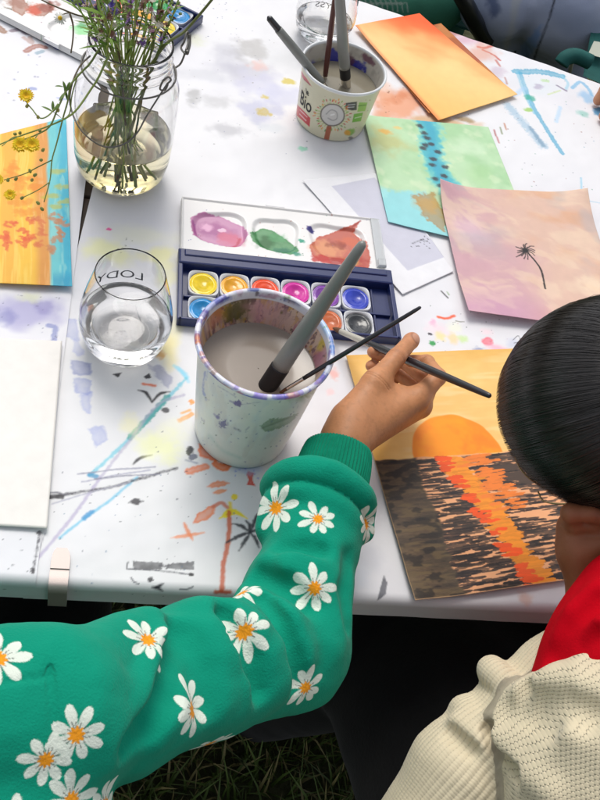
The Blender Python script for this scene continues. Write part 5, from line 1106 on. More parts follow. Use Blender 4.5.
for c_, ax_, r_ in ((thI, thT - thM, .013), (iP, iD - iM, .012), (iD, iT - iP, .011), (mD, mT - mP, .011), (rD, rT - rP, .010), (thM, thI - thB, .014)):
    ax_ = nrm(ax_); h = (V - c_) @ ax_; rr = np.linalg.norm((V - c_) - h[:, None] * ax_, axis=1); wob_ = .0006 * (fbm3(V, 300, 2) - .5) * 2
    for o_, s_ in ((-.0018, .25), (0, .38), (.0016, .25)): m = (np.exp(-((h - o_ + wob_) / .0005) ** 2) * s_ * (rr < r_))[:, None]; C = C * (1 - m) + m * lin('#7c4a34')
C *= (1 - .10 * sst(.52, .7, fbm3(V, 240, 3, 5)))[:, None]
# thumb nail
N = cylF(f_body1, V); tn = nrm(R2 - (R2 @ nrm(thT - thI)) * nrm(thT - thI) + .25 * R0); q = V - (thT + .0015 * nrm(thT - thI)); al = q @ nrm(thT - thI); sd_ = q @ np.cross(tn, nrm(thT - thI))
m = (sst(1.05, .95, np.hypot(al / .0062, sd_ / .0056)) * (N @ tn > .35))[:, None]; C = C * (1 - m) + m * lin('#c8957a')
m = (sst(.25, .0, np.abs(np.hypot(al / .0062, sd_ / .0056) - 1.08)) * (N @ tn > .3) * .4)[:, None]; C = C * (1 - m) + m * lin('#6e4230')
mesh_obj('body', V, F, skinm, p1, col=np.clip(C, 0, 1))

sw = [W(331, 500, .799), W(314, 540, .797), W(296, 600, .790), W(289, 650, .785), W(205, 669, .835), W(112, 701, .885), W(38, 722, .925), W(-70, 730, .94)]
swr = [.0330, .0390, .0465, .0490, .0500, .0510, .0550, .060]
ringc = W(319, 497, .800); ringax = nrm(W(334, 458, .801) - W(312, 545, .796))
sh1, tor1, hip1 = np.array([-.20, .15, .90]), np.array([-.25, .12, .74]), np.array([-.27, .08, .50])
def f_sw0(P):
    d = chain(P, sw, swr, .014)
    t = chain(P, [sh1, tor1, hip1], [.085, .125, .14], .05); d = smin(d, t, .05)
    t = smin(sd_cap(P, W(-20, 850, .88), W(30, 885, .80), .085, .070), t, .04); d = smin(d, t, .012)
    return d
def f_ring(P):
    q = sd_torus(P, ringc, ringax, .0425, .0125) + .0035 * (fbm3(P, 34, 2, 3) - .5)
    l = smin(sd_cap(P, W(276, 508, .803), W(270, 528, .795), .0150, .0135), sd_cap(P, W(360, 512, .797), W(362, 530, .792), .0145, .0125), .01)
    l = smin(l, sd_torus(P, ringc - ringax * .020, nrm(ringax + .15 * R0), .0365, .0100), .012)
    return q, l
def on(f, px, inn):
    out = []
    for x, y in px:
        p = raycast(f, x, y)
        if p is not None: n_ = cylF(f, p[None])[0]; out.append(p + n_ * inn)
    return out
def f_sw1(P):
    q, l = f_ring(P); return smin(smin(f_sw0(P), l, .010), q, .0015)
ridges = [([(108, 640), (132, 628), (152, 626), (164, 640), (166, 662), (158, 690), (142, 716), (122, 740)], .020, .0105, .018),
          ([(214, 612), (236, 614), (254, 628), (270, 650), (277, 676)], .017, .0090, .016), ([(246, 592), (268, 600), (288, 622), (302, 650)], .016, .0065, .018), ([(244, 567), (266, 562), (290, 566), (314, 582)], .014, .0060, .015),
          ([(196, 612), (210, 632), (220, 656), (224, 684)], .018, .005, .020), ([(74, 640), (88, 652), (98, 672), (100, 700)], .018, .003, .020), ([(12, 636), (34, 626), (50, 638)], .016, .004, .016), ([(332, 548), (339, 580), (342, 614), (334, 644)], .014, .004, .015),
          ([(165, 726), (200, 716), (240, 708), (278, 690)], .016, .004, .018), ([(290, 560), (318, 566), (336, 580)], .010, .004, .012), ([(226, 640), (246, 664), (252, 694)], .012, .004, .014)]
valleys = [([(176, 632), (174, 662), (164, 692), (146, 720), (124, 742)], .011, .0085, .014), ([(262, 600), (280, 626), (294, 658), (298, 684)], .009, .0070, .012), ([(222, 618), (238, 640), (250, 662), (256, 690)], .009, .0070, .012),
           ([(240, 577), (262, 577), (286, 588), (306, 606)], .009, .0065, .012), ([(256, 549), (284, 548), (318, 553)], .008, .004, .010),
           ([(346, 560), (344, 590), (346, 625)], .009, .003, .012), ([(185, 640), (196, 668), (200, 700)], .011, .003, .016)]
RG = [(on(f_sw1, px, -(r - p)), r, k) for px, r, p, k in ridges]; SEAM = [on(f_sw1, [(50, 632), (48, 650), (48, 675), (50, 700), (52, 722), (55, 745), (62, 775)], 0), on(f_sw1, [(2, 682), (14, 681), (26, 679), (37, 678), (48, 675)], 0), on(f_sw1, [(53, 634), (51, 652), (51.5, 675), (53.5, 700), (55.5, 722), (58.5, 744)], .0)]
VL = [(on(f_sw1, px, (r - p)), r, k) for px, r, p, k in valleys]
def f_sw(P):
    d = f_sw1(P)
    for pts, r, k in RG:
        n_ = len(pts)
        if n_ > 1: d = local(P, d, pts, [r * (.8 + .2 * math.sin(math.pi * (i + .5) / n_)) for i in range(n_)], k)
    for pts, r, k in VL:
        n_ = len(pts)
        if n_ > 1: d = local(P, d, pts, [r * (.6 + .4 * math.sin(math.pi * (i + .5) / n_)) for i in range(n_)], k, True)
    for pts in SEAM:
        lo_, hi_ = np.min(pts, 0) - .02, np.max(pts, 0) + .02; m = ((P > lo_) & (P < hi_)).all(1)
        if m.any(): d = d.copy(); d[m] += .0016 * np.exp(-(np.abs(chain(P[m], pts, [0.0] * len(pts), 1e-5)) / .0022) ** 2)
    return d + .0030 * (fbm3(P, 22, 2, 4) - .5) + .0020 * (fbm3(P, 60, 2, 7) - .5)
lo, hi = bbox(sw + [hip1, tor1, sh1], .17); lo[2] = .42
V, F = surfnets(f_sw, lo, hi, .0032)
pq, dq = proj(V); Fv = F[(np.abs(pq[F].mean(1) - [300, 400]) < [330, 430]).all(1)]; print('sweat', len(V), len(F), len(Fv))
V, F = subdiv(V, F); V, F = subdiv(V, F); N = vnormals(V, F)
C = np.tile(lin('#079074'), (len(V), 1)); C *= (.94 + .12 * fbm3(V, 40, 2)[:, None])
def daisy(px, py, R, rot, C, f=f_sw, stretch=1.0, c0=None, n0=None):
    if c0 is None:
        c0 = raycast(f, px, py)
        if c0 is None: return
        n0 = nrm(cylF(f_sw1, c0[None], .010)[0] + .45 * R2)
    u = nrm(R0 - (R0 @ n0) * n0); v = np.cross(n0, u); q = V - c0; i = np.where((np.linalg.norm(q, axis=1) < R * 1.5) & (N @ n0 > .30))[0]
    if not len(i): return
    x = q[i] @ u; y = q[i] @ v; ca, sa = math.cos(rot), math.sin(rot); x, y = x * ca + y * sa, -x * sa + y * ca; h_ = int(abs(px * 7 + py * 3)) % 97; gg = np.random.default_rng(h_)
    white = lin('#e4ecdf'); n_ = 8
    for k in range(n_):
        an = 2 * math.pi * (k + gg.uniform(-.16, .16)) / n_; L = R * gg.uniform(.82, 1.08); a = x * math.cos(an) + y * math.sin(an); b = -x * math.sin(an) + y * math.cos(an)
        t = a / L; wd = R * .185 * np.sqrt(np.clip(1 - ((t - .66) / .36) ** 2, 0, 1)) * (t > .66) + R * .185 * np.clip(.30 + .70 * t / .66, 0, 1) * (t <= .66) * (t > .05)
        m = sst(.0003, -.0003, np.abs(b) - wd) * (t < 1.02) * (t > .05); C[i] = C[i] * (1 - m[:, None] * .96) + m[:, None] * .96 * white * (.93 + .10 * np.clip(t, 0, 1))[:, None]
    for k in range(14):
        an = 2 * math.pi * (k + gg.uniform(-.3, .3)) / 14; a = x * math.cos(an) + y * math.sin(an); b = -x * math.sin(an) + y * math.cos(an); m = (sst(.0005, .0002, np.abs(b)) * (a > R * .2) * (a < R * gg.uniform(.36, .50)))[:, None] * .75
        C[i] = C[i] * (1 - m) + m * lin('#3a4038')
    r_ = np.hypot(x, y) + R * .05 * np.sin(9 * np.arctan2(y, x)); m = sst(R * .27, R * .235, r_)[:, None]; oc = lin('#ee9a24') * (.8 + .4 * fbm(x * 900, y * 900, 2))[:, None]; C[i] = C[i] * (1 - m) + m * oc
for (x, y, R, rt) in ((-2, 659, .0195, .2), (76.5, 735, .0180, .25), (46, 760, .0165, .5), (148, 640, .0185, .1), (193, 710, .0200, .0), (244, 632, .0200, .4), (306, 688, .0185, .3), (315, 588, .0200, .1), (241, 593, .0195, .6),
                      (276, 508, .0225, .15), (318, 519, .0170, .3), (366, 524, .0190, .2), (210, 744, .0190, .3), (72, 800, .018, .1), (106, 806, .018, .3), (14, 830, .018, 0)): daisy(x, y, R, rt, C)
gg = np.random.default_rng(3)
bk = np.where(N @ R2 < -.25)[0]
for k in range(9): j = int(gg.choice(bk)); daisy(k * 13, k, .018, gg.uniform(0, 1), C, c0=V[j], n0=N[j])
fleece = mat('green_fleece_fabric', attr='Col', rough=.9, bump=.6, bscale=650, bdist=.0009, sheen=.06, spec=.15)
sweat = mesh_obj('sweatshirt', V, F, fleece, p1, col=np.clip(C, 0, 1))
# ribbed cuff
ca0 = W(327, 496, .799); ca1 = W(337.5, 452, .802); ax = nrm(ca1 - ca0); Lc = np.linalg.norm(ca1 - ca0)
zc = np.concatenate([np.linspace(-.012, Lc - .003, 40)]); rcf = .0340 + .0015 * np.sin(np.clip(zc / Lc, 0, 1) * np.pi)
pr = list(zip(rcf, zc)) + [(.0335, Lc), (.0320, Lc + .0012), (.0306, Lc + .0002)] + [(.0300, z) for z in np.linspace(Lc - .003, -.01, 16)]
V, F = lathe(pr, ca0, 900, axis=ax); npf = len(pr); th = np.repeat(np.arange(900) * 2 * np.pi / 900, npf); q = V - ca0; h = q @ ax; rad = q - h[:, None] * ax; rn = rad / np.linalg.norm(rad, axis=1)[:, None]
V = V + rn * (.00055 * np.cos(th * 62) + .0022 * (fbm(np.cos(th) * 2, np.sin(th) * 2 + h * 20, 2, 3) - .5) - .0022 * np.abs(np.sin(th + .6)) * (h / Lc))[:, None]
V = V + R0 * 0; cuffm = mat('green_rib_knit', lin('#068264'), .9, bump=.4, bscale=800, bdist=.0005, sheen=.05, spec=.15, var=.08, vscale=120); mesh_obj('cuff', V, F, cuffm, sweat)
# head, neck and trousers of the same person, beyond the picture edge
H1 = np.array([-.285, .075, 1.215]); F1 = nrm([.35, .75, -.55]); U1 = nrm(np.array([0, 0, 1.0]) - F1[2] * F1); S1 = np.cross(F1, U1)
def head_sdf(P, H, Fd, Ud, Sd, s=1.0):
    M = np.array([Fd, Sd, Ud]); q = (P - H) @ M.T / s
    d = sd_ell(q, (0.0, 0, .012), (.088, .068, .078)); d = smin(d, sd_ell(q, (.030, 0, -.045), (.048, .048, .052)), .03); d = smin(d, sd_ell(q, (.052, 0, -.078), (.022, .022, .018)), .03)
    d = smin(d, sd_cap(q, (.082, 0, .002), (.095, 0, -.030), .006, .0095), .012); d = smin(d, sd_cap(q, (.078, -.02, .012), (.078, .02, .012), .008, .008), .02)
    for s_ in (-1, 1):
        d = smin(d, sd_ell(q, (.056, .034 * s_, -.030), (.022, .018, .02)), .02); d = smax(d, -sd_ell(q, (.084, .028 * s_, .000), (.010, .014, .009)), .01)
        d = smin(d, sd_ell(q, (-.006, .068 * s_, -.012), (.016, .006, .026)), .006); d = smin(d, sd_ell(q, (.070, .028 * s_, .001), (.011, .012, .010)), .003)
    d = smin(d, sd_cap(q, (.079, -.016, -.053), (.079, .016, -.053), .0062, .0062), .006); d = smin(d, sd_cap(q, (-.022, 0, -.055), (-.035, 0, -.125), .040, .044), .03)
    return d * s
f_h1 = lambda P: head_sdf(P, H1, F1, U1, S1, .95)
lo, hi = H1 - .16, H1 + .14; V, F = surfnets(f_h1, lo, hi, .0035); mesh_obj('head', V, F, skinm, p1, col=np.tile(lin('#a9704c'), (len(V), 1)))
hairb = mat('dark_brown_hair', lin('#1c1512'), .45, var=.2, vscale=120, bump=.5, bscale=160)
f_hr = lambda P: smax(smin(sd_ell((P - H1) @ np.array([F1, S1, U1]).T, (-.006, 0, .014), (.092, .076, .083)), sd_cap(P, H1 - F1 * .07, H1 - F1 * .09 - U1 * .16, .055, .04), .03), -((-(P - H1) @ F1) + .055 + .25 * ((P - H1) @ U1)), .01)
V, F = surfnets(f_hr, lo - .1, hi + .02, .004); mesh_obj('hair', V, F, hairb, p1)
print('head1 px', proj(H1), proj(hip1), proj([-.15, .5, .47]))
blackc = mat('black_cloth', lin('#0c0c0e'), .85, var=.2, vscale=30, bump=.4, bscale=250, spec=.2, sheen=.1)
def f_leg1(P): 
    d = chain(P, [hip1 + [0, 0, -.02], np.array([-.20, .46, .47]), np.array([-.19, .44, .06])], [.11, .065, .05], .05); return smin(d, chain(P, [hip1 + [-.1, 0, -.02], np.array([-.38, .42, .47]), np.array([-.37, .42, .06])], [.11, .065, .05], .05), .05)
V, F = surfnets(f_leg1, np.array([-.56, -.12, 0.0]), np.array([-.0, .58, .66]), .007); mesh_obj('trousers', V, F, blackc, p1)

# ---------------- person in the cream cardigan
Hc = W(607, 404, .952); p2 = thing('person', 'dark-haired person in a cream knitted cardigan and red top beside the sunset painting', 'person', (*W(640, 700, .8)[:2], 0))
Fd = nrm(-.68 * R0 - .30 * R1 - .68 * R2); Sd = -R1 + (R1 @ Fd) * Fd; Sd = nrm(Sd); Ud = np.cross(Fd, Sd); Ud = Ud * np.sign(Ud @ R2)     # Sd: the side nearest the picture's lower edge
Hh = Hc - Fd * .002 - Ud * .010
tb = [W(668, 640, .84), W(660, 745, .78), np.array([.44, .30, .52])]
fa = [W(455, 780, .72), W(520, 705, .77), W(574, 650, .815), W(591, 600, .84)]
hb = W(581, 550, .868); hk = W(575, 528, .876)
def f_body2(P):
    d = head_sdf(P, Hh, Fd, Ud, Sd, .96)
    d = smin(d, sd_cap(P, Hh - Ud * .06 - Fd * .04, W(668, 600, .86), .042, .05), .03); d = smin(d, chain(P, tb, [.055, .075, .09], .05), .04)
    a = chain(P, fa, [.030, .024, .021, .0185], .02); a = smin(a, sd_cap(P, fa[-1], hb, .0185, .020), .01); a = smin(a, sd_cap(P, hb, hk, .0190, .0160), .01)
    b0 = hk
    for k in range(4):
        o = -R1 * (0, .011, .016, .019)[k] - R2 * .0125 * k + R0 * .007 * k; s = W(571, 513, .905) + o; m_ = W(589, 513, .910) + o; e = W(613, 522, .902) + o
        a = smin(a, chain(P, [b0 + o * .6, s, m_, e], [.0095, .0080, .0074, .0068], .004), .0022)
    a = smin(a, chain(P, [hb, W(599, 545, .885), W(610, 532, .890)], [.012, .0095, .008], .005), .006)
    return smin(d, a, .006)
lo, hi = bbox([Hh, tb[0], hb, W(500, 700, .78)], .13); V, F = surfnets(f_body2, lo, hi, .0025)
C = np.tile(lin('#9c6244'), (len(V), 1)); C *= .88 + .24 * fbm3(V, 80, 3)[:, None]
q = (V - Hh) @ np.array([Fd, Sd, Ud]).T / .96
m = (np.hypot(np.abs(q[:, 0] - .082) / .02, (q[:, 2] + .053) / .007) < 1) & (np.abs(q[:, 1]) < .02); C[m] = lin('#84453c')
for s_ in (-1, 1):
    e = (q[:, 0] > .074) & (np.hypot((q[:, 1] - .028 * s_) / .011, (q[:, 2] - .001) / .005) < 1); C[e] = lin('#e8e0d8'); e2 = e & (np.hypot(q[:, 1] - .028 * s_, q[:, 2] - .001) < .0045); C[e2] = lin('#1a1210')
    b_ = (q[:, 0] > .06) & (np.abs(q[:, 1] - .028 * s_) < .016) & (np.abs(q[:, 2] - .018) < .0025); C[b_] = lin('#1a1210')
mesh_obj('body', V, F, skinm, p2, col=np.clip(C, 0, 1))
# hair: dense cap plus combed strands running back from the hairline
HR = np.array([.0975, .0905, .0935]); Mh = np.array([Fd, Sd, Ud]); Ch = Hh + Ud * .010
pole = nrm(np.array([-.86, .10, .30]))
def cap_keep(d): ang = np.degrees(np.arccos(np.clip(d[:, 0], -1, 1))); ph = np.degrees(np.arctan2(np.abs(d[:, 1]), d[:, 2])); return ang > hairline(ph)
def hairline(ph): return np.interp(ph, [0, 40, 75, 100, 140, 180], [44, 50, 66, 92, 112, 120])
nl, nm_ = 300, 220; th, ph = np.meshgrid(np.linspace(0, np.pi, nl), np.linspace(0, 2 * np.pi, nm_), indexing='ij'); D = np.stack([np.cos(th), np.sin(th) * np.sin(ph), np.sin(th) * np.cos(ph)], -1).reshape(-1, 3)
Vc = Ch + (D * (HR - .0015)) @ Mh; Fc = gridF(nl, nm_); Vc, Fc, _ = clip_faces(Vc, Fc, cap_keep(D)); hairm = mat('black_hair', lin('#1b1614'), .26, var=.45, vscale=300, spec=.7)
hair = mesh_obj('hair', Vc, Fc, hairm, p2)
g = np.random.default_rng(8); ns = 7000; k = np.linspace(0, 1, 15)
phs = g.uniform(-165, 165, ns); al = hairline(np.abs(phs)) - g.uniform(0, 2.5, ns) + (g.random(ns) < .6) * g.uniform(0, 70, ns); al = np.radians(al); pr_ = np.radians(phs)
d0 = np.stack([np.cos(al), np.sin(al) * np.sin(pr_), np.sin(al) * np.cos(pr_)], 1); cosw = np.clip(d0 @ pole, -1, 1); om = np.arccos(cosw)
ok = om > .25; d0 = d0[ok]; om = om[ok]; phs = phs[ok]; ns = len(d0)
T = (np.sin((1 - k)[None] * om[:, None])[..., None] * d0[:, None] + np.sin(k[None] * om[:, None])[..., None] * pole) / np.sin(om)[:, None, None]
T /= np.linalg.norm(T, axis=2)[..., None]
cl = .0030 * (fbm(phs[:, None] / 7.0, k[None] * 2.2 + 0 * phs[:, None], 3, 3) - .5) + .0012 * (fbm(phs[:, None] / 2.2 + k * 3, k[None] * 4 + 0 * phs[:, None], 2, 5) - .5)
ht = g.uniform(-.0006, .0012, ns)[:, None] + cl + np.where(g.random(ns) < .03, .0016, 0)[:, None] * np.sin(np.pi * k); ht = ht * np.clip(k * 5, 0.15, 1)
wv = (g.normal(0, .020, (ns, 1)) * np.sin(np.pi * k * 1.3 + g.uniform(0, 3, (ns, 1)))); side = np.cross(T, pole); side /= np.linalg.norm(side, axis=2)[..., None] + 1e-9; T2 = T + side * wv[..., None] * .6; T2 /= np.linalg.norm(T2, axis=2)[..., None]
PT = (T2 * (HR + ht[..., None])); PT = Ch + PT @ Mh; PT = PT + (np.where(g.random(ns) < .012, g.uniform(.001, .005, ns), 0)[:, None, None] * np.sin(np.pi * k)[None, :, None]) * (T2 @ Mh); wdt = g.uniform(.00018, .00042, ns)[:, None] * np.clip(1.6 - 1.1 * k, .5, 1) * np.clip(k * 9 + .12, 0, 1)
sw_ = (side * 1.0) @ Mh; up_ = (T2) @ Mh; A_ = PT - sw_ * wdt[..., None]; B_ = PT + sw_ * wdt[..., None]; C_ = PT + up_ * wdt[..., None] * .8
nk = len(k); Vh = np.stack([A_, C_, B_], 2).reshape(-1, 3); base = (np.arange(ns)[:, None] * nk + np.arange(nk - 1)[None]).ravel() * 3
Fh = np.concatenate([np.stack([base, base + 1, base + 4, base + 3], 1), np.stack([base + 1, base + 2, base + 5, base + 4], 1)])
mesh_obj('hair_strands', Vh, Fh, hairm, hair)
# ponytail behind, out of view
V, F = tube(bez([Ch + (pole * HR * .95) @ Mh, Ch + (pole * HR * 1.35) @ Mh - [0, 0, .01], Ch + (pole * HR * 1.6) @ Mh - [0, 0, .09], Ch + (pole * HR * 1.5) @ Mh - [0, 0, .18]], 30), np.concatenate([np.linspace(.014, .022, 10), np.linspace(.022, .006, 20)])[:len(bez([Ch, Ch + 1, Ch + 2, Ch + 3], 30))], 20); mesh_obj('ponytail', V, F, hairm, hair)
# wire glasses
gold = mat('thin_gold_wire', lin('#b89a70'), .25, metal=.9); gl = thing('glasses', 'thin gold wire glasses worn by the person in the cream cardigan', 'glasses', Hh)
def HP(f_, s_, u_): return Hh + Fd * f_ + Sd * s_ + Ud * u_
lensm = mat('lens', (1, 1, 1), 0.0, trans=1.0, ior=1.05)
for s_ in (-1, 1):
    a = np.linspace(0, 2 * np.pi, 60); V, F = tube([HP(.103 - .012 * (abs(.031 + .021 * math.cos(t)) / .05) ** 2, s_ * (.029 + .0215 * math.cos(t)), -.004 + .0205 * math.sin(t)) for t in a], .0009, 8); rimo = mesh_obj('rim', V, F, gold, gl)
    cc_ = [HP(.103 - .012 * (abs(.031 + r_ * math.cos(t)) / .05) ** 2, s_ * (.029 + r_ * math.cos(t)), -.004 + r_ * .93 * math.sin(t)) for t in np.arange(32) * 2 * np.pi / 32 for r_ in (.0002, .008, .015, .0215)]; mesh_obj('lens', np.array(cc_), gridF(32, 4, True), lensm, rimo)
    V, F = tube(bez([HP(.094, s_ * .0545, .004), HP(.088, s_ * .066, .004), HP(.055, s_ * .0745, .003), HP(.0, s_ * .0760, .004), HP(-.02, s_ * .073, -.014)], 40), .0009, 8); mesh_obj('temple', V, F, gold, gl)
V, F = tube(bez([HP(.100, -.0085, .004), HP(.104, 0, .007), HP(.100, .0085, .004)], 12), .0007, 8); mesh_obj('bridge', V, F, gold, gl)

# red top
RRd = []; RVl = []
def f_red(P):
    d = chain(P, [W(642, 612, .895), W(622, 655, .885), W(604, 700, .865)], [.055, .056, .058], .02); d = smin(d, sd_cap(P, W(672, 606, .858), W(690, 650, .85), .060, .072), .02); d = smin(d, chain(P, [W(690, 640, .86), W(650, 720, .80), W(660, 800, .72), np.array([.44, .30, .50])], [.075, .085, .098, .11], .04), .03)
    for pts, r, k in RRd: d = local(P, d, pts, [r] * len(pts), k)
    for pts, r, k in RVl: d = local(P, d, pts, [r] * len(pts), k, True)
    return d + .004 * (fbm3(P, 18, 2) - .5) + .0016 * np.sin(((P - W(600, 600, .85)) @ nrm(R0 * .6 + R1 * .4)) * 120) * sst(.0, .1, np.abs((P - W(560, 640, .82)) @ R0))
RRd = []; RVl = []; _r = [(on(f_red, px, -(r - p)), r, k) for px, r, p, k in (([(560, 640), (574, 612), (598, 590)], .010, .004, .012), ([(548, 676), (566, 648), (590, 622)], .010, .004, .012), ([(572, 655), (585, 640), (600, 630)], .010, .004, .012))]
_v = [(on(f_red, px, (r - p)), r, k) for px, r, p, k in (([(556, 658), (572, 630), (598, 604)], .008, .004, .012), ([(566, 664), (580, 648), (600, 636)], .007, .004, .010))]
RRd, RVl = _r, _v
lo, hi = bbox([W(640, 640, .84), W(640, 780, .72), np.array([.42, .30, .50])], .17); V, F = surfnets(f_red, lo, hi, .004)
redm = mat('red_jersey', lin('#c2061a'), .95, bump=.5, bscale=500, bdist=.0007, sheen=0, spec=.08, var=.06); mesh_obj('red_top', V, F, redm, p2)
# cardigan
ka = [W(586, 636, .842), W(549, 671, .822), W(516, 704, .80), W(464, 774, .765), W(434, 850, .72)]; kr = [.024, .0265, .0300, .045, .058]
rollc = W(514, 694, .803); rollax = nrm(ka[1] - ka[3])
kb = [W(668, 777, .855), W(690, 850, .82), np.array([.42, .24, .55])]; kbr = [.118, .128, .13]
def f_kn0(P):
    a = chain(P, ka, kr, .012); a = smin(a, sd_torus(P, rollc, nrm(rollax + .15 * R0), .0260, .0130) + .003 * (fbm3(P, 30, 2, 3) - .5), .003)
    a = smin(a, sd_torus(P, W(484, 744, .780), nrm(rollax + .6 * R0), .0345, .0080), .012)
    b = chain(P, kb, kbr, .05); b = smin(b, sd_cap(P, W(548, 732, .835), W(600, 752, .85), .038, .055), .02)
    b = smin(b, sd_cap(P, W(548, 694, .850), W(604, 664, .868), .012, .016), .016)
    return smin(a, b, .014)
kr_ = [([(536, 690), (556, 676), (580, 664), (606, 650)], .012, .004, .010), ([(500, 716), (520, 700), (545, 690), (572, 694), (600, 700)], .018, .005, .022), ([(492, 728), (506, 752), (528, 776), (552, 796)], .010, .004, .012),
       ([(432, 716), (456, 724), (474, 742)], .008, .005, .010), ([(556, 712), (582, 730), (606, 742)], .014, .002, .02)]
kv_ = [([(540, 706), (566, 706), (592, 716)], .010, .004, .016), ([(490, 730), (500, 752), (520, 776)], .006, .005, .008), ([(428, 722), (450, 734), (470, 750)], .006, .004, .008), ([(508, 712), (530, 716), (548, 726)], .010, .004, .016), ([(530, 690), (520, 706)], .006, .003, .01)]
KR = [(on(f_kn0, px, -(r - p)), r, k) for px, r, p, k in kr_]; KV = [(on(f_kn0, px, (r - p)), r, k) for px, r, p, k in kv_]
# the front opening that shows the red top
def f_kn(P):
    d = f_kn0(P)
    for pts, r, k in KR:
        if len(pts) > 1: d = local(P, d, pts, [r] * len(pts), k)
    for pts, r, k in KV:
        if len(pts) > 1: d = local(P, d, pts, [r] * len(pts), k, True)
    return d + .0015 * (fbm3(P, 26, 2, 2) - .5)
lo, hi = bbox(ka + kb, .14); lo[2] = max(lo[2], .42); V, F = surfnets(f_kn, lo, hi, .0034); print('knit', len(V)); V, F = subdiv(V, F); N = vnormals(V, F)
# knit stitches: rows follow the sleeve or the body front
axA = nrm(ka[0] - ka[3]); da = chain(V, ka, kr, .02); db = np.minimum(chain(V, kb, kbr, .05), sd_cap(V, W(548, 732, .835), W(600, 752, .85), .038, .055)); wA = sst(.006, -.006, da - db)
eA1 = axA; sA = V @ eA1; cA = W(500, 715, .78); rv = V - cA; rv = rv - (rv @ eA1)[:, None] * eA1; e2 = nrm(R2 - (R2 @ eA1) * eA1); e3 = np.cross(eA1, e2); tA = np.arctan2(rv @ e3, rv @ e2)
eB1 = nrm(R0 * .90 + R1 * .40); eB2 = np.cross(R2, eB1); bend = .010 * np.sin((V @ eB1) * 22)
ribA = .5 - .5 * np.cos(tA * 10 * 2 * np.pi)
V = V + N * (wA * (ribA ** .7 - .6) * .0008)[:, None]
uvk = np.stack([wA * tA * 10 + (1 - wA) * (V @ eB1) * 1000 / 3.1, wA * sA * 1000 / 2.6 + (1 - wA) * (V @ eB2 + bend) * 1000 / 2.7, wA], 1)
C = lin('#ddd0b2') * (.92 + .12 * fbm3(V, 60, 2))[:, None]
knitm = mat('cream_wool_knit', attr='Col', rough=.95, sheen=.25, spec=.15); nt = knitm.node_tree; bs = nt.nodes['Principled BSDF']
at = nt.nodes.new('ShaderNodeAttribute'); at.attribute_name = 'knit_uv'; sp = nt.nodes.new('ShaderNodeSeparateXYZ'); nt.links.new(at.outputs['Vector'], sp.inputs[0])
def mth(op, a_, b_=None):
    n = nt.nodes.new('ShaderNodeMath'); n.operation = op
    for i_, x_ in enumerate((a_, b_)):
        if x_ is None: continue
        if isinstance(x_, (int, float)): n.inputs[i_].default_value = x_
        else: nt.links.new(x_, n.inputs[i_])
    return n.outputs[0]
nzz = nt.nodes.new('ShaderNodeTexNoise'); nzz.inputs['Scale'].default_value = 70; tcn = nt.nodes.new('ShaderNodeTexCoord'); nt.links.new(tcn.outputs['Object'], nzz.inputs['Vector'])
jit = mth('MULTIPLY', mth('SUBTRACT', nzz.outputs['Fac'], .5), .9)
vv_ = mth('ADD', sp.outputs[1], jit); row = mth('ABSOLUTE', mth('SINE', mth('MULTIPLY', vv_, math.pi)))
par = mth('MULTIPLY', mth('FLOORED_MODULO' if False else 'MODULO', mth('ABSOLUTE', mth('FLOOR', vv_)), 2.0), .5)
colw = mth('ABSOLUTE', mth('SINE', mth('MULTIPLY', mth('ADD', sp.outputs[0], par), math.pi)))
body_h = mth('SUBTRACT', 1.0, mth('POWER', 2.718, mth('MULTIPLY', mth('ADD', mth('MULTIPLY', colw, colw), mth('MULTIPLY', mth('MULTIPLY', row, row), .8)), -3.2))); rib = mth('ABSOLUTE', mth('SINE', mth('MULTIPLY', sp.outputs[0], math.pi))); slv_h = mth('ADD', mth('ADD', mth('MULTIPLY', row, .16), mth('MULTIPLY', rib, .45)), .30)
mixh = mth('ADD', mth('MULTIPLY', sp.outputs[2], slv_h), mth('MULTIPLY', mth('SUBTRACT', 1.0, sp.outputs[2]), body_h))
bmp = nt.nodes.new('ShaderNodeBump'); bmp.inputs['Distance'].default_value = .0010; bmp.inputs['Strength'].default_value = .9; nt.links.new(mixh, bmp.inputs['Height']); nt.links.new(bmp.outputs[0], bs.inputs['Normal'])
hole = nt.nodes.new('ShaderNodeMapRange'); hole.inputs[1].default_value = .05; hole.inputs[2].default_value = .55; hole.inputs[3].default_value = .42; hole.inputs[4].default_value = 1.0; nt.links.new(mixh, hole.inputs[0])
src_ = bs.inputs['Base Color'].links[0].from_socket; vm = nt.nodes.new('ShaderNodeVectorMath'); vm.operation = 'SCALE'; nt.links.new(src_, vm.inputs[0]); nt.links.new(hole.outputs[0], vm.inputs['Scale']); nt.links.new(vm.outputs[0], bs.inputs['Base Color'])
mesh_obj('cardigan', V, F, knitm, p2, col=np.clip(C, 0, 1), attrs={'knit_uv': uvk})
# black skirt and legs
def f_blk(P):
    d = chain(P, [np.array([.44, .20, .50]), W(470, 740, .50), W(390, 660, .47)], [.15, .13, .095], .05); d = smin(d, chain(P, [np.array([.46, .30, .50]), W(560, 700, .50), W(470, 610, .47)], [.14, .12, .09], .05), .04)
    d = smin(d, chain(P, [W(390, 660, .45), np.array([.10, .60, .05])], [.075, .05], .03), .04); d = smin(d, chain(P, [W(470, 610, .45), np.array([.24, .66, .05])], [.07, .05], .03), .04)
    return d + .008 * (fbm3(P, 10, 3) - .5)
V, F = surfnets(f_blk, np.array([-.12, 0.02, 0.0]), np.array([.66, .82, .70]), .007); mesh_obj('skirt', V, F, blackc, p2)
# ================================================================== beyond the table
coatm = mat('dark_green_coat', lin('#1f4a3c'), .8, bump=.4, bscale=200, bdist=.001, var=.15, vscale=20)
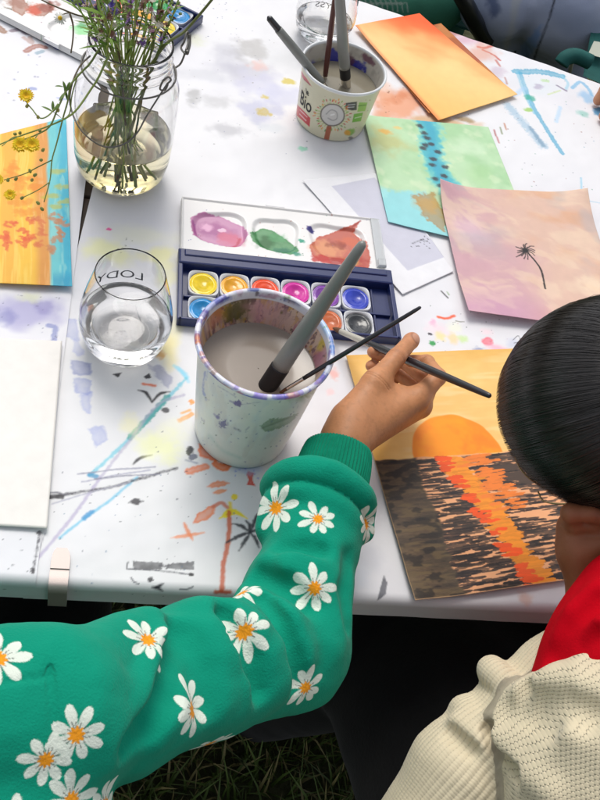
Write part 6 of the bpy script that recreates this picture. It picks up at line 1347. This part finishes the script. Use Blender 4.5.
# person in the green patterned coat, sitting at the far side
pA = thing('person', 'seated person in a dark green coat at the far edge of the table', 'person', (*W(400, -70, .5)[:2], 0))
a0 = W(404, -62, .56); hipA = a0 + np.array([.02, .16, -.24])
def f_coat(P):
    d = chain(P, [a0 + [0, .10, .28], a0 + [0, .06, .05], hipA], [.09, .15, .17], .08)
    d = smin(d, chain(P, [a0 + [-.18, .06, .22], W(340, -50, .60), W(352, -6, .56), W(396, 0, .56)], [.06, .06, .055, .045], .03), .02)
    d = smin(d, chain(P, [a0 + [.16, .06, .22], W(440, -55, .58), W(436, -2, .54), W(408, 4, .54)], [.06, .065, .058, .050], .03), .02)
    return d + .010 * (fbm3(P, 9, 3, 4) - .5)
lo, hi = bbox([a0 + [0, .1, .3], hipA, W(350, 0, .58), W(455, -40, .6)], .20); V, F = surfnets(f_coat, lo, hi, .0055); V, F = subdiv(V, F)
c = BodyCanvas(V, lin('#3c8068'))
for k in range(9): c.stroke([(352 + 5 * k, -6), (358 + 5 * k, 4), (366 + 5 * k, 3), (368 + 5 * k, 12)], .0011, lin('#a8b8ac'), .8, .0004, .3)
c.stroke([(345, 10), (370, 8), (392, 14)], .004, lin('#24282a'), .9)
cm2 = mat('quilted_green_coat', attr='Col', rough=.8, bump=.4, bscale=150, bdist=.001)
hA = a0 + np.array([-.01, .08, .50]); FA = nrm([0, -.85, -.5]); UA = nrm(np.array([0, 0, 1.0]) - FA[2] * FA); SA = np.cross(FA, UA)
f_hA = lambda P: smin(head_sdf(P, hA, FA, UA, SA, 1.0), sd_cap(P, hA - UA * .12, a0 + [0, .08, .25], .045, .07), .03)
V2_, F2_ = surfnets(f_hA, *bbox([hA, a0 + [0, .08, .25]], .16), .005); mesh_obj('body', V2_, F2_, skinm, pA, col=np.tile(lin('#c69a80'), (len(V2_), 1)))
mesh_obj('coat', V, F, cm2, pA, col=c.C)
f_hrA = lambda P: smax(sd_ell((P - hA) @ np.array([FA, SA, UA]).T, (-.008, 0, .014), (.096, .080, .090)), -((-(P - hA) @ FA) + .05 + .3 * ((P - hA) @ UA)), .01)
V2_, F2_ = surfnets(f_hrA, hA - .14, hA + .14, .005); mesh_obj('hair', V2_, F2_, hairb, pA)
f_lA = lambda P: smin(chain(P, [hipA, hipA + [-.10, -.30, -.02], hipA + [-.10, -.28, -.44]], [.13, .07, .05], .05), chain(P, [hipA, hipA + [.12, -.30, -.02], hipA + [.12, -.28, -.44]], [.13, .07, .05], .05), .04)
V2_, F2_ = surfnets(f_lA, *bbox([hipA, hipA + [-.12, -.3, -.46], hipA + [.12, 0, 0]], .16), .008); mesh_obj('trousers', V2_, F2_, blackc, pA)
# person in jeans
pB = thing('person', 'person in dark grey jeans sitting sideways beyond the far right table edge', 'person', (*W(548, -40, .5)[:2], 0))
k1, k2 = W(556, 6, .60), W(512, 6, .58); hB = k1 + np.array([.16, .34, .0]); f1_, f2_ = np.array([*W(548, 70, .30)[:2], .06]) + [0, -.02, 0], np.array([*W(505, 60, .30)[:2], .06])
den = mat('dark_denim', attr='Col', rough=.85, bump=.5, bscale=500, bdist=.0006)
def f_jeans(P):
    d = chain(P, [hB, k1 + [.03, .02, 0], W(553, 70, .30), f1_], [.14, .092, .070, .055], .05); d = smin(d, chain(P, [hB + [-.10, 0, 0], k2 + [-.03, .0, .0], W(508, 60, .30), f2_], [.12, .062, .05, .045], .05), .02); return d + .009 * (fbm3(P, 14, 3) - .5)
lo, hi = bbox([hB, k1, k2, f1_, f2_], .17); lo[2] = 0; V, F = surfnets(f_jeans, lo, hi, .006); V, F = subdiv(V, F)
c = BodyCanvas(V, lin('#98a2bc')); i = np.arange(len(V)); c.put(i, .5 * sst(.45, .7, fbm3(V, 12, 3)), lin('#b0b7cb'))
c.poly([(541, 25), (533, 34), (520, 46), (519, 60), (527, 66), (540, 40)], lin('#7c9cd0'), .85, .003, .003); c.poly([(487, -8), (498, -8), (500, 14), (492, 18), (487, 4)], lin('#46577e'), .8, .004, .003)
c.poly([(512, -10), (522, -8), (515, 30), (506, 52), (503, 48), (510, 20)], lin('#b0b4ba'), .8, .003, .002); c.stroke([(556, -5), (548, 22), (538, 48), (532, 66)], .0022, lin('#2c2f3a'), .9, .0008, .6, dry=.3)
hBh = hB + np.array([.0, .05, .75]); FB = nrm([-.5, -.6, -.3]); UB = nrm(np.array([0, 0, 1.0]) - FB[2] * FB); SB = np.cross(FB, UB)
f_hB = lambda P: smin(head_sdf(P, hBh, FB, UB, SB, 1.0), sd_cap(P, hBh - UB * .12, hB + [0, .03, .45], .045, .07), .03)
V2_, F2_ = surfnets(f_hB, *bbox([hBh, hB + [0, .03, .45]], .16), .005); mesh_obj('body', V2_, F2_, skinm, pB, col=np.tile(lin('#c69a80'), (len(V2_), 1)))
mesh_obj('jeans', V, F, den, pB, col=c.C)
f_hrB = lambda P: smax(sd_ell((P - hBh) @ np.array([FB, SB, UB]).T, (-.008, 0, .014), (.096, .080, .090)), -((-(P - hBh) @ FB) + .05 + .3 * ((P - hBh) @ UB)), .01)
V2_, F2_ = surfnets(f_hrB, hBh - .14, hBh + .14, .005); mesh_obj('hair', V2_, F2_, hairb, pB)
f_tB = lambda P: chain(P, [hB + [0, .02, .05], hB + [0, .04, .30], hB + [0, .03, .46]], [.15, .15, .09], .06)
V2_, F2_ = surfnets(f_tB, *bbox([hB, hB + [0, 0, .5]], .2), .008); mesh_obj('jumper', V2_, F2_, coatm, pB)
# camping chairs of dark green fabric
tealf = mat('dark_teal_canvas', lin('#1b5a56'), .8, bump=.4, bscale=400, bdist=.0006, var=.1, vscale=30); tubem = mat('black_tube', lin('#15181a'), .35, coat=.3)
def quad_sheet(a, b, c, d, sag, nrm_, n=24, t=.004):
    s, q = np.meshgrid(np.linspace(0, 1, n), np.linspace(0, 1, n), indexing='ij'); P = (1 - q[..., None]) * ((1 - s[..., None]) * a + s[..., None] * b) + q[..., None] * ((1 - s[..., None]) * d + s[..., None] * c)
    P = P - nrm_ * (sag * np.sin(np.pi * s) * np.sin(np.pi * q))[..., None]; A_ = P.reshape(-1, 3); B_ = A_ - nrm_ * t; F = gridF(n, n); N_ = n * n
    e = [(i * n, (i + 1) * n) for i in range(n - 1)] + [((i + 1) * n + n - 1, i * n + n - 1) for i in range(n - 1)] + [(j + 1, j) for j in range(n - 1)] + [((n - 1) * n + j, (n - 1) * n + j + 1) for j in range(n - 1)]
    return np.vstack([A_, B_]), [F, F[:, ::-1] + N_, np.array([[p, q_, q_ + N_, p + N_] for p, q_ in e])]
def camp_chair(o, yaw, label, tagged=False):
    t = thing('camping_chair', label, 'chair', (*o, 0)); ca, sa = math.cos(yaw), math.sin(yaw); L = lambda x, y, z: np.array([o[0] + ca * x - sa * y, o[1] + sa * x + ca * y, z])
    X_, Y_, Z_ = L(1, 0, 0) - L(0, 0, 0), L(0, 1, 0) - L(0, 0, 0), np.array([0, 0, 1.0])
    V, F = quad_sheet(L(-.25, -.22, .44), L(.25, -.22, .44), L(.25, .22, .40), L(-.25, .22, .40), .03, Z_); mesh_obj('seat', V, F, tealf, t)
    V, F = quad_sheet(L(-.25, .22, .42), L(.25, .22, .42), L(.25, .34, .90), L(-.25, .34, .90), .03, -Y_); bk_ = mesh_obj('backrest', V, F, tealf, t)
    for s_ in (-1, 1):
        V, F = box(L(.27 * s_, -.01, .62), X_, Y_, Z_, .028, .25, .012, .006); mesh_obj('armrest', V, F, tealf, t, smooth=False)
        for (p, q) in ((L(.27 * s_, -.24, .0), L(.27 * s_, -.24, .61)), (L(.27 * s_, .25, .0), L(.27 * s_, .36, .93))): V, F = tube([p, (p + q) / 2, q], .010, 12); mesh_obj('leg', V, F, tubem, t)
        V, F = tube([L(.27 * s_, -.22, .06), L(.27 * s_, .0, .26), L(.27 * s_, .25, .44)], .008, 10); mesh_obj('brace', V, F, tubem, t)
    return t, L, bk_
# the right-hand chair shows its side panel with a pale label
cr = W(606, 20, .62); t, L, bk_ = camp_chair(cr[:2] + np.array([.48, .42]), math.radians(196), 'dark teal camping chair with a pale label, at the far right beyond the table')
sp0 = W(584, 78, .60); V, F = quad_sheet(W(583, 76, .58), W(640, 100, .58), W(650, -20, .66), W(602, -30, .66), .006, nrm(CAM - sp0)); mesh_obj('side_panel', V, F, tealf, t)
V, F = quad_sheet(W(588, 54, .605), W(603, 58, .605), W(606, 43, .615), W(594, 41, .615), .0, nrm(CAM - sp0), 4, .002); mesh_obj('label', V, F, mat('pale_label', lin('#c9cdbd'), .6), t, smooth=False)
V, F = tube(bez([W(561, 64, .60), W(566, 58, .61), W(576, 56, .615), W(590, 62, .61)], 16), .014, 12); mesh_obj('armrest', V, F, tealf, t)
V, F = tube([W(572, 62, .58), W(568, 78, .50), W(564, 90, .40)], .004, 10); mesh_obj('strut', V, F, mat('bright_aluminium', lin('#b9bcbe'), .3, metal=.8), t)
cl_ = W(470, 10, .55); t, L, bk_ = camp_chair(hipA[:2] + np.array([.0, .02]), math.radians(0), 'dark camping chair with a black tube frame, beside the green coat')
V, F = tube([W(452, -22, .66), W(468, 8, .60), W(486, 42, .52)], .016, 14); mesh_obj('arm_tube', V, F, tubem, t)
V, F = quad_sheet(W(470, -10, .50), W(500, -12, .50), W(506, 60, .40), W(488, 42, .44), .01, nrm(CAM - cl_)); mesh_obj('side_panel', V, F, mat('dark_green_canvas', lin('#1c3034'), .8, var=.1, vscale=20), t)
# fingertips of somebody at the right edge of the table
pC = thing('person', 'person mostly out of view, fingertips resting on the right edge of the table', 'person', (*W(760, 160, .7)[:2], 0))
hc = W(650, 110, TZ + .03)
def f_handC(P):
    d = chain(P, [W(760, 150, .80), W(690, 128, TZ + .05), hc], [.036, .024, .022], .03)
    d = smin(d, sd_cap(P, W(640, 84, TZ + .024), W(645, 125, TZ + .022), .014, .013), .02)
    for (a, b, c_, r) in (((640, 80), (614, 82), (603, 92), .0085), ((636, 94), (606, 90), (598.5, 100), .0092), ((636, 108), (612, 108), (604, 116), .0088), ((640, 122), (622, 124), (614, 130), .0075)):
        d = smin(d, chain(P, [W(*a, TZ + .026), W(*b, TZ + .026), W(*c_, TZ + .011)], [r * 1.15, r * 1.05, r * .9], .004), .006)
    return smin(d, chain(P, [W(675, 140, TZ + .03), W(650, 146, TZ + .02), W(636, 144, TZ + .012)], [.014, .011, .009], .004), .01)
V2_, F2_ = surfnets(f_handC, *bbox([W(600, 90, TZ), W(760, 150, .8), W(614, 130, TZ)], .05), .0025); C2_ = np.tile(lin('#c08a6a'), (len(V2_), 1)); C2_ *= .9 + .2 * fbm3(V2_, 80, 2)[:, None]; mesh_obj('body', V2_, F2_, skinm, pC, col=C2_)
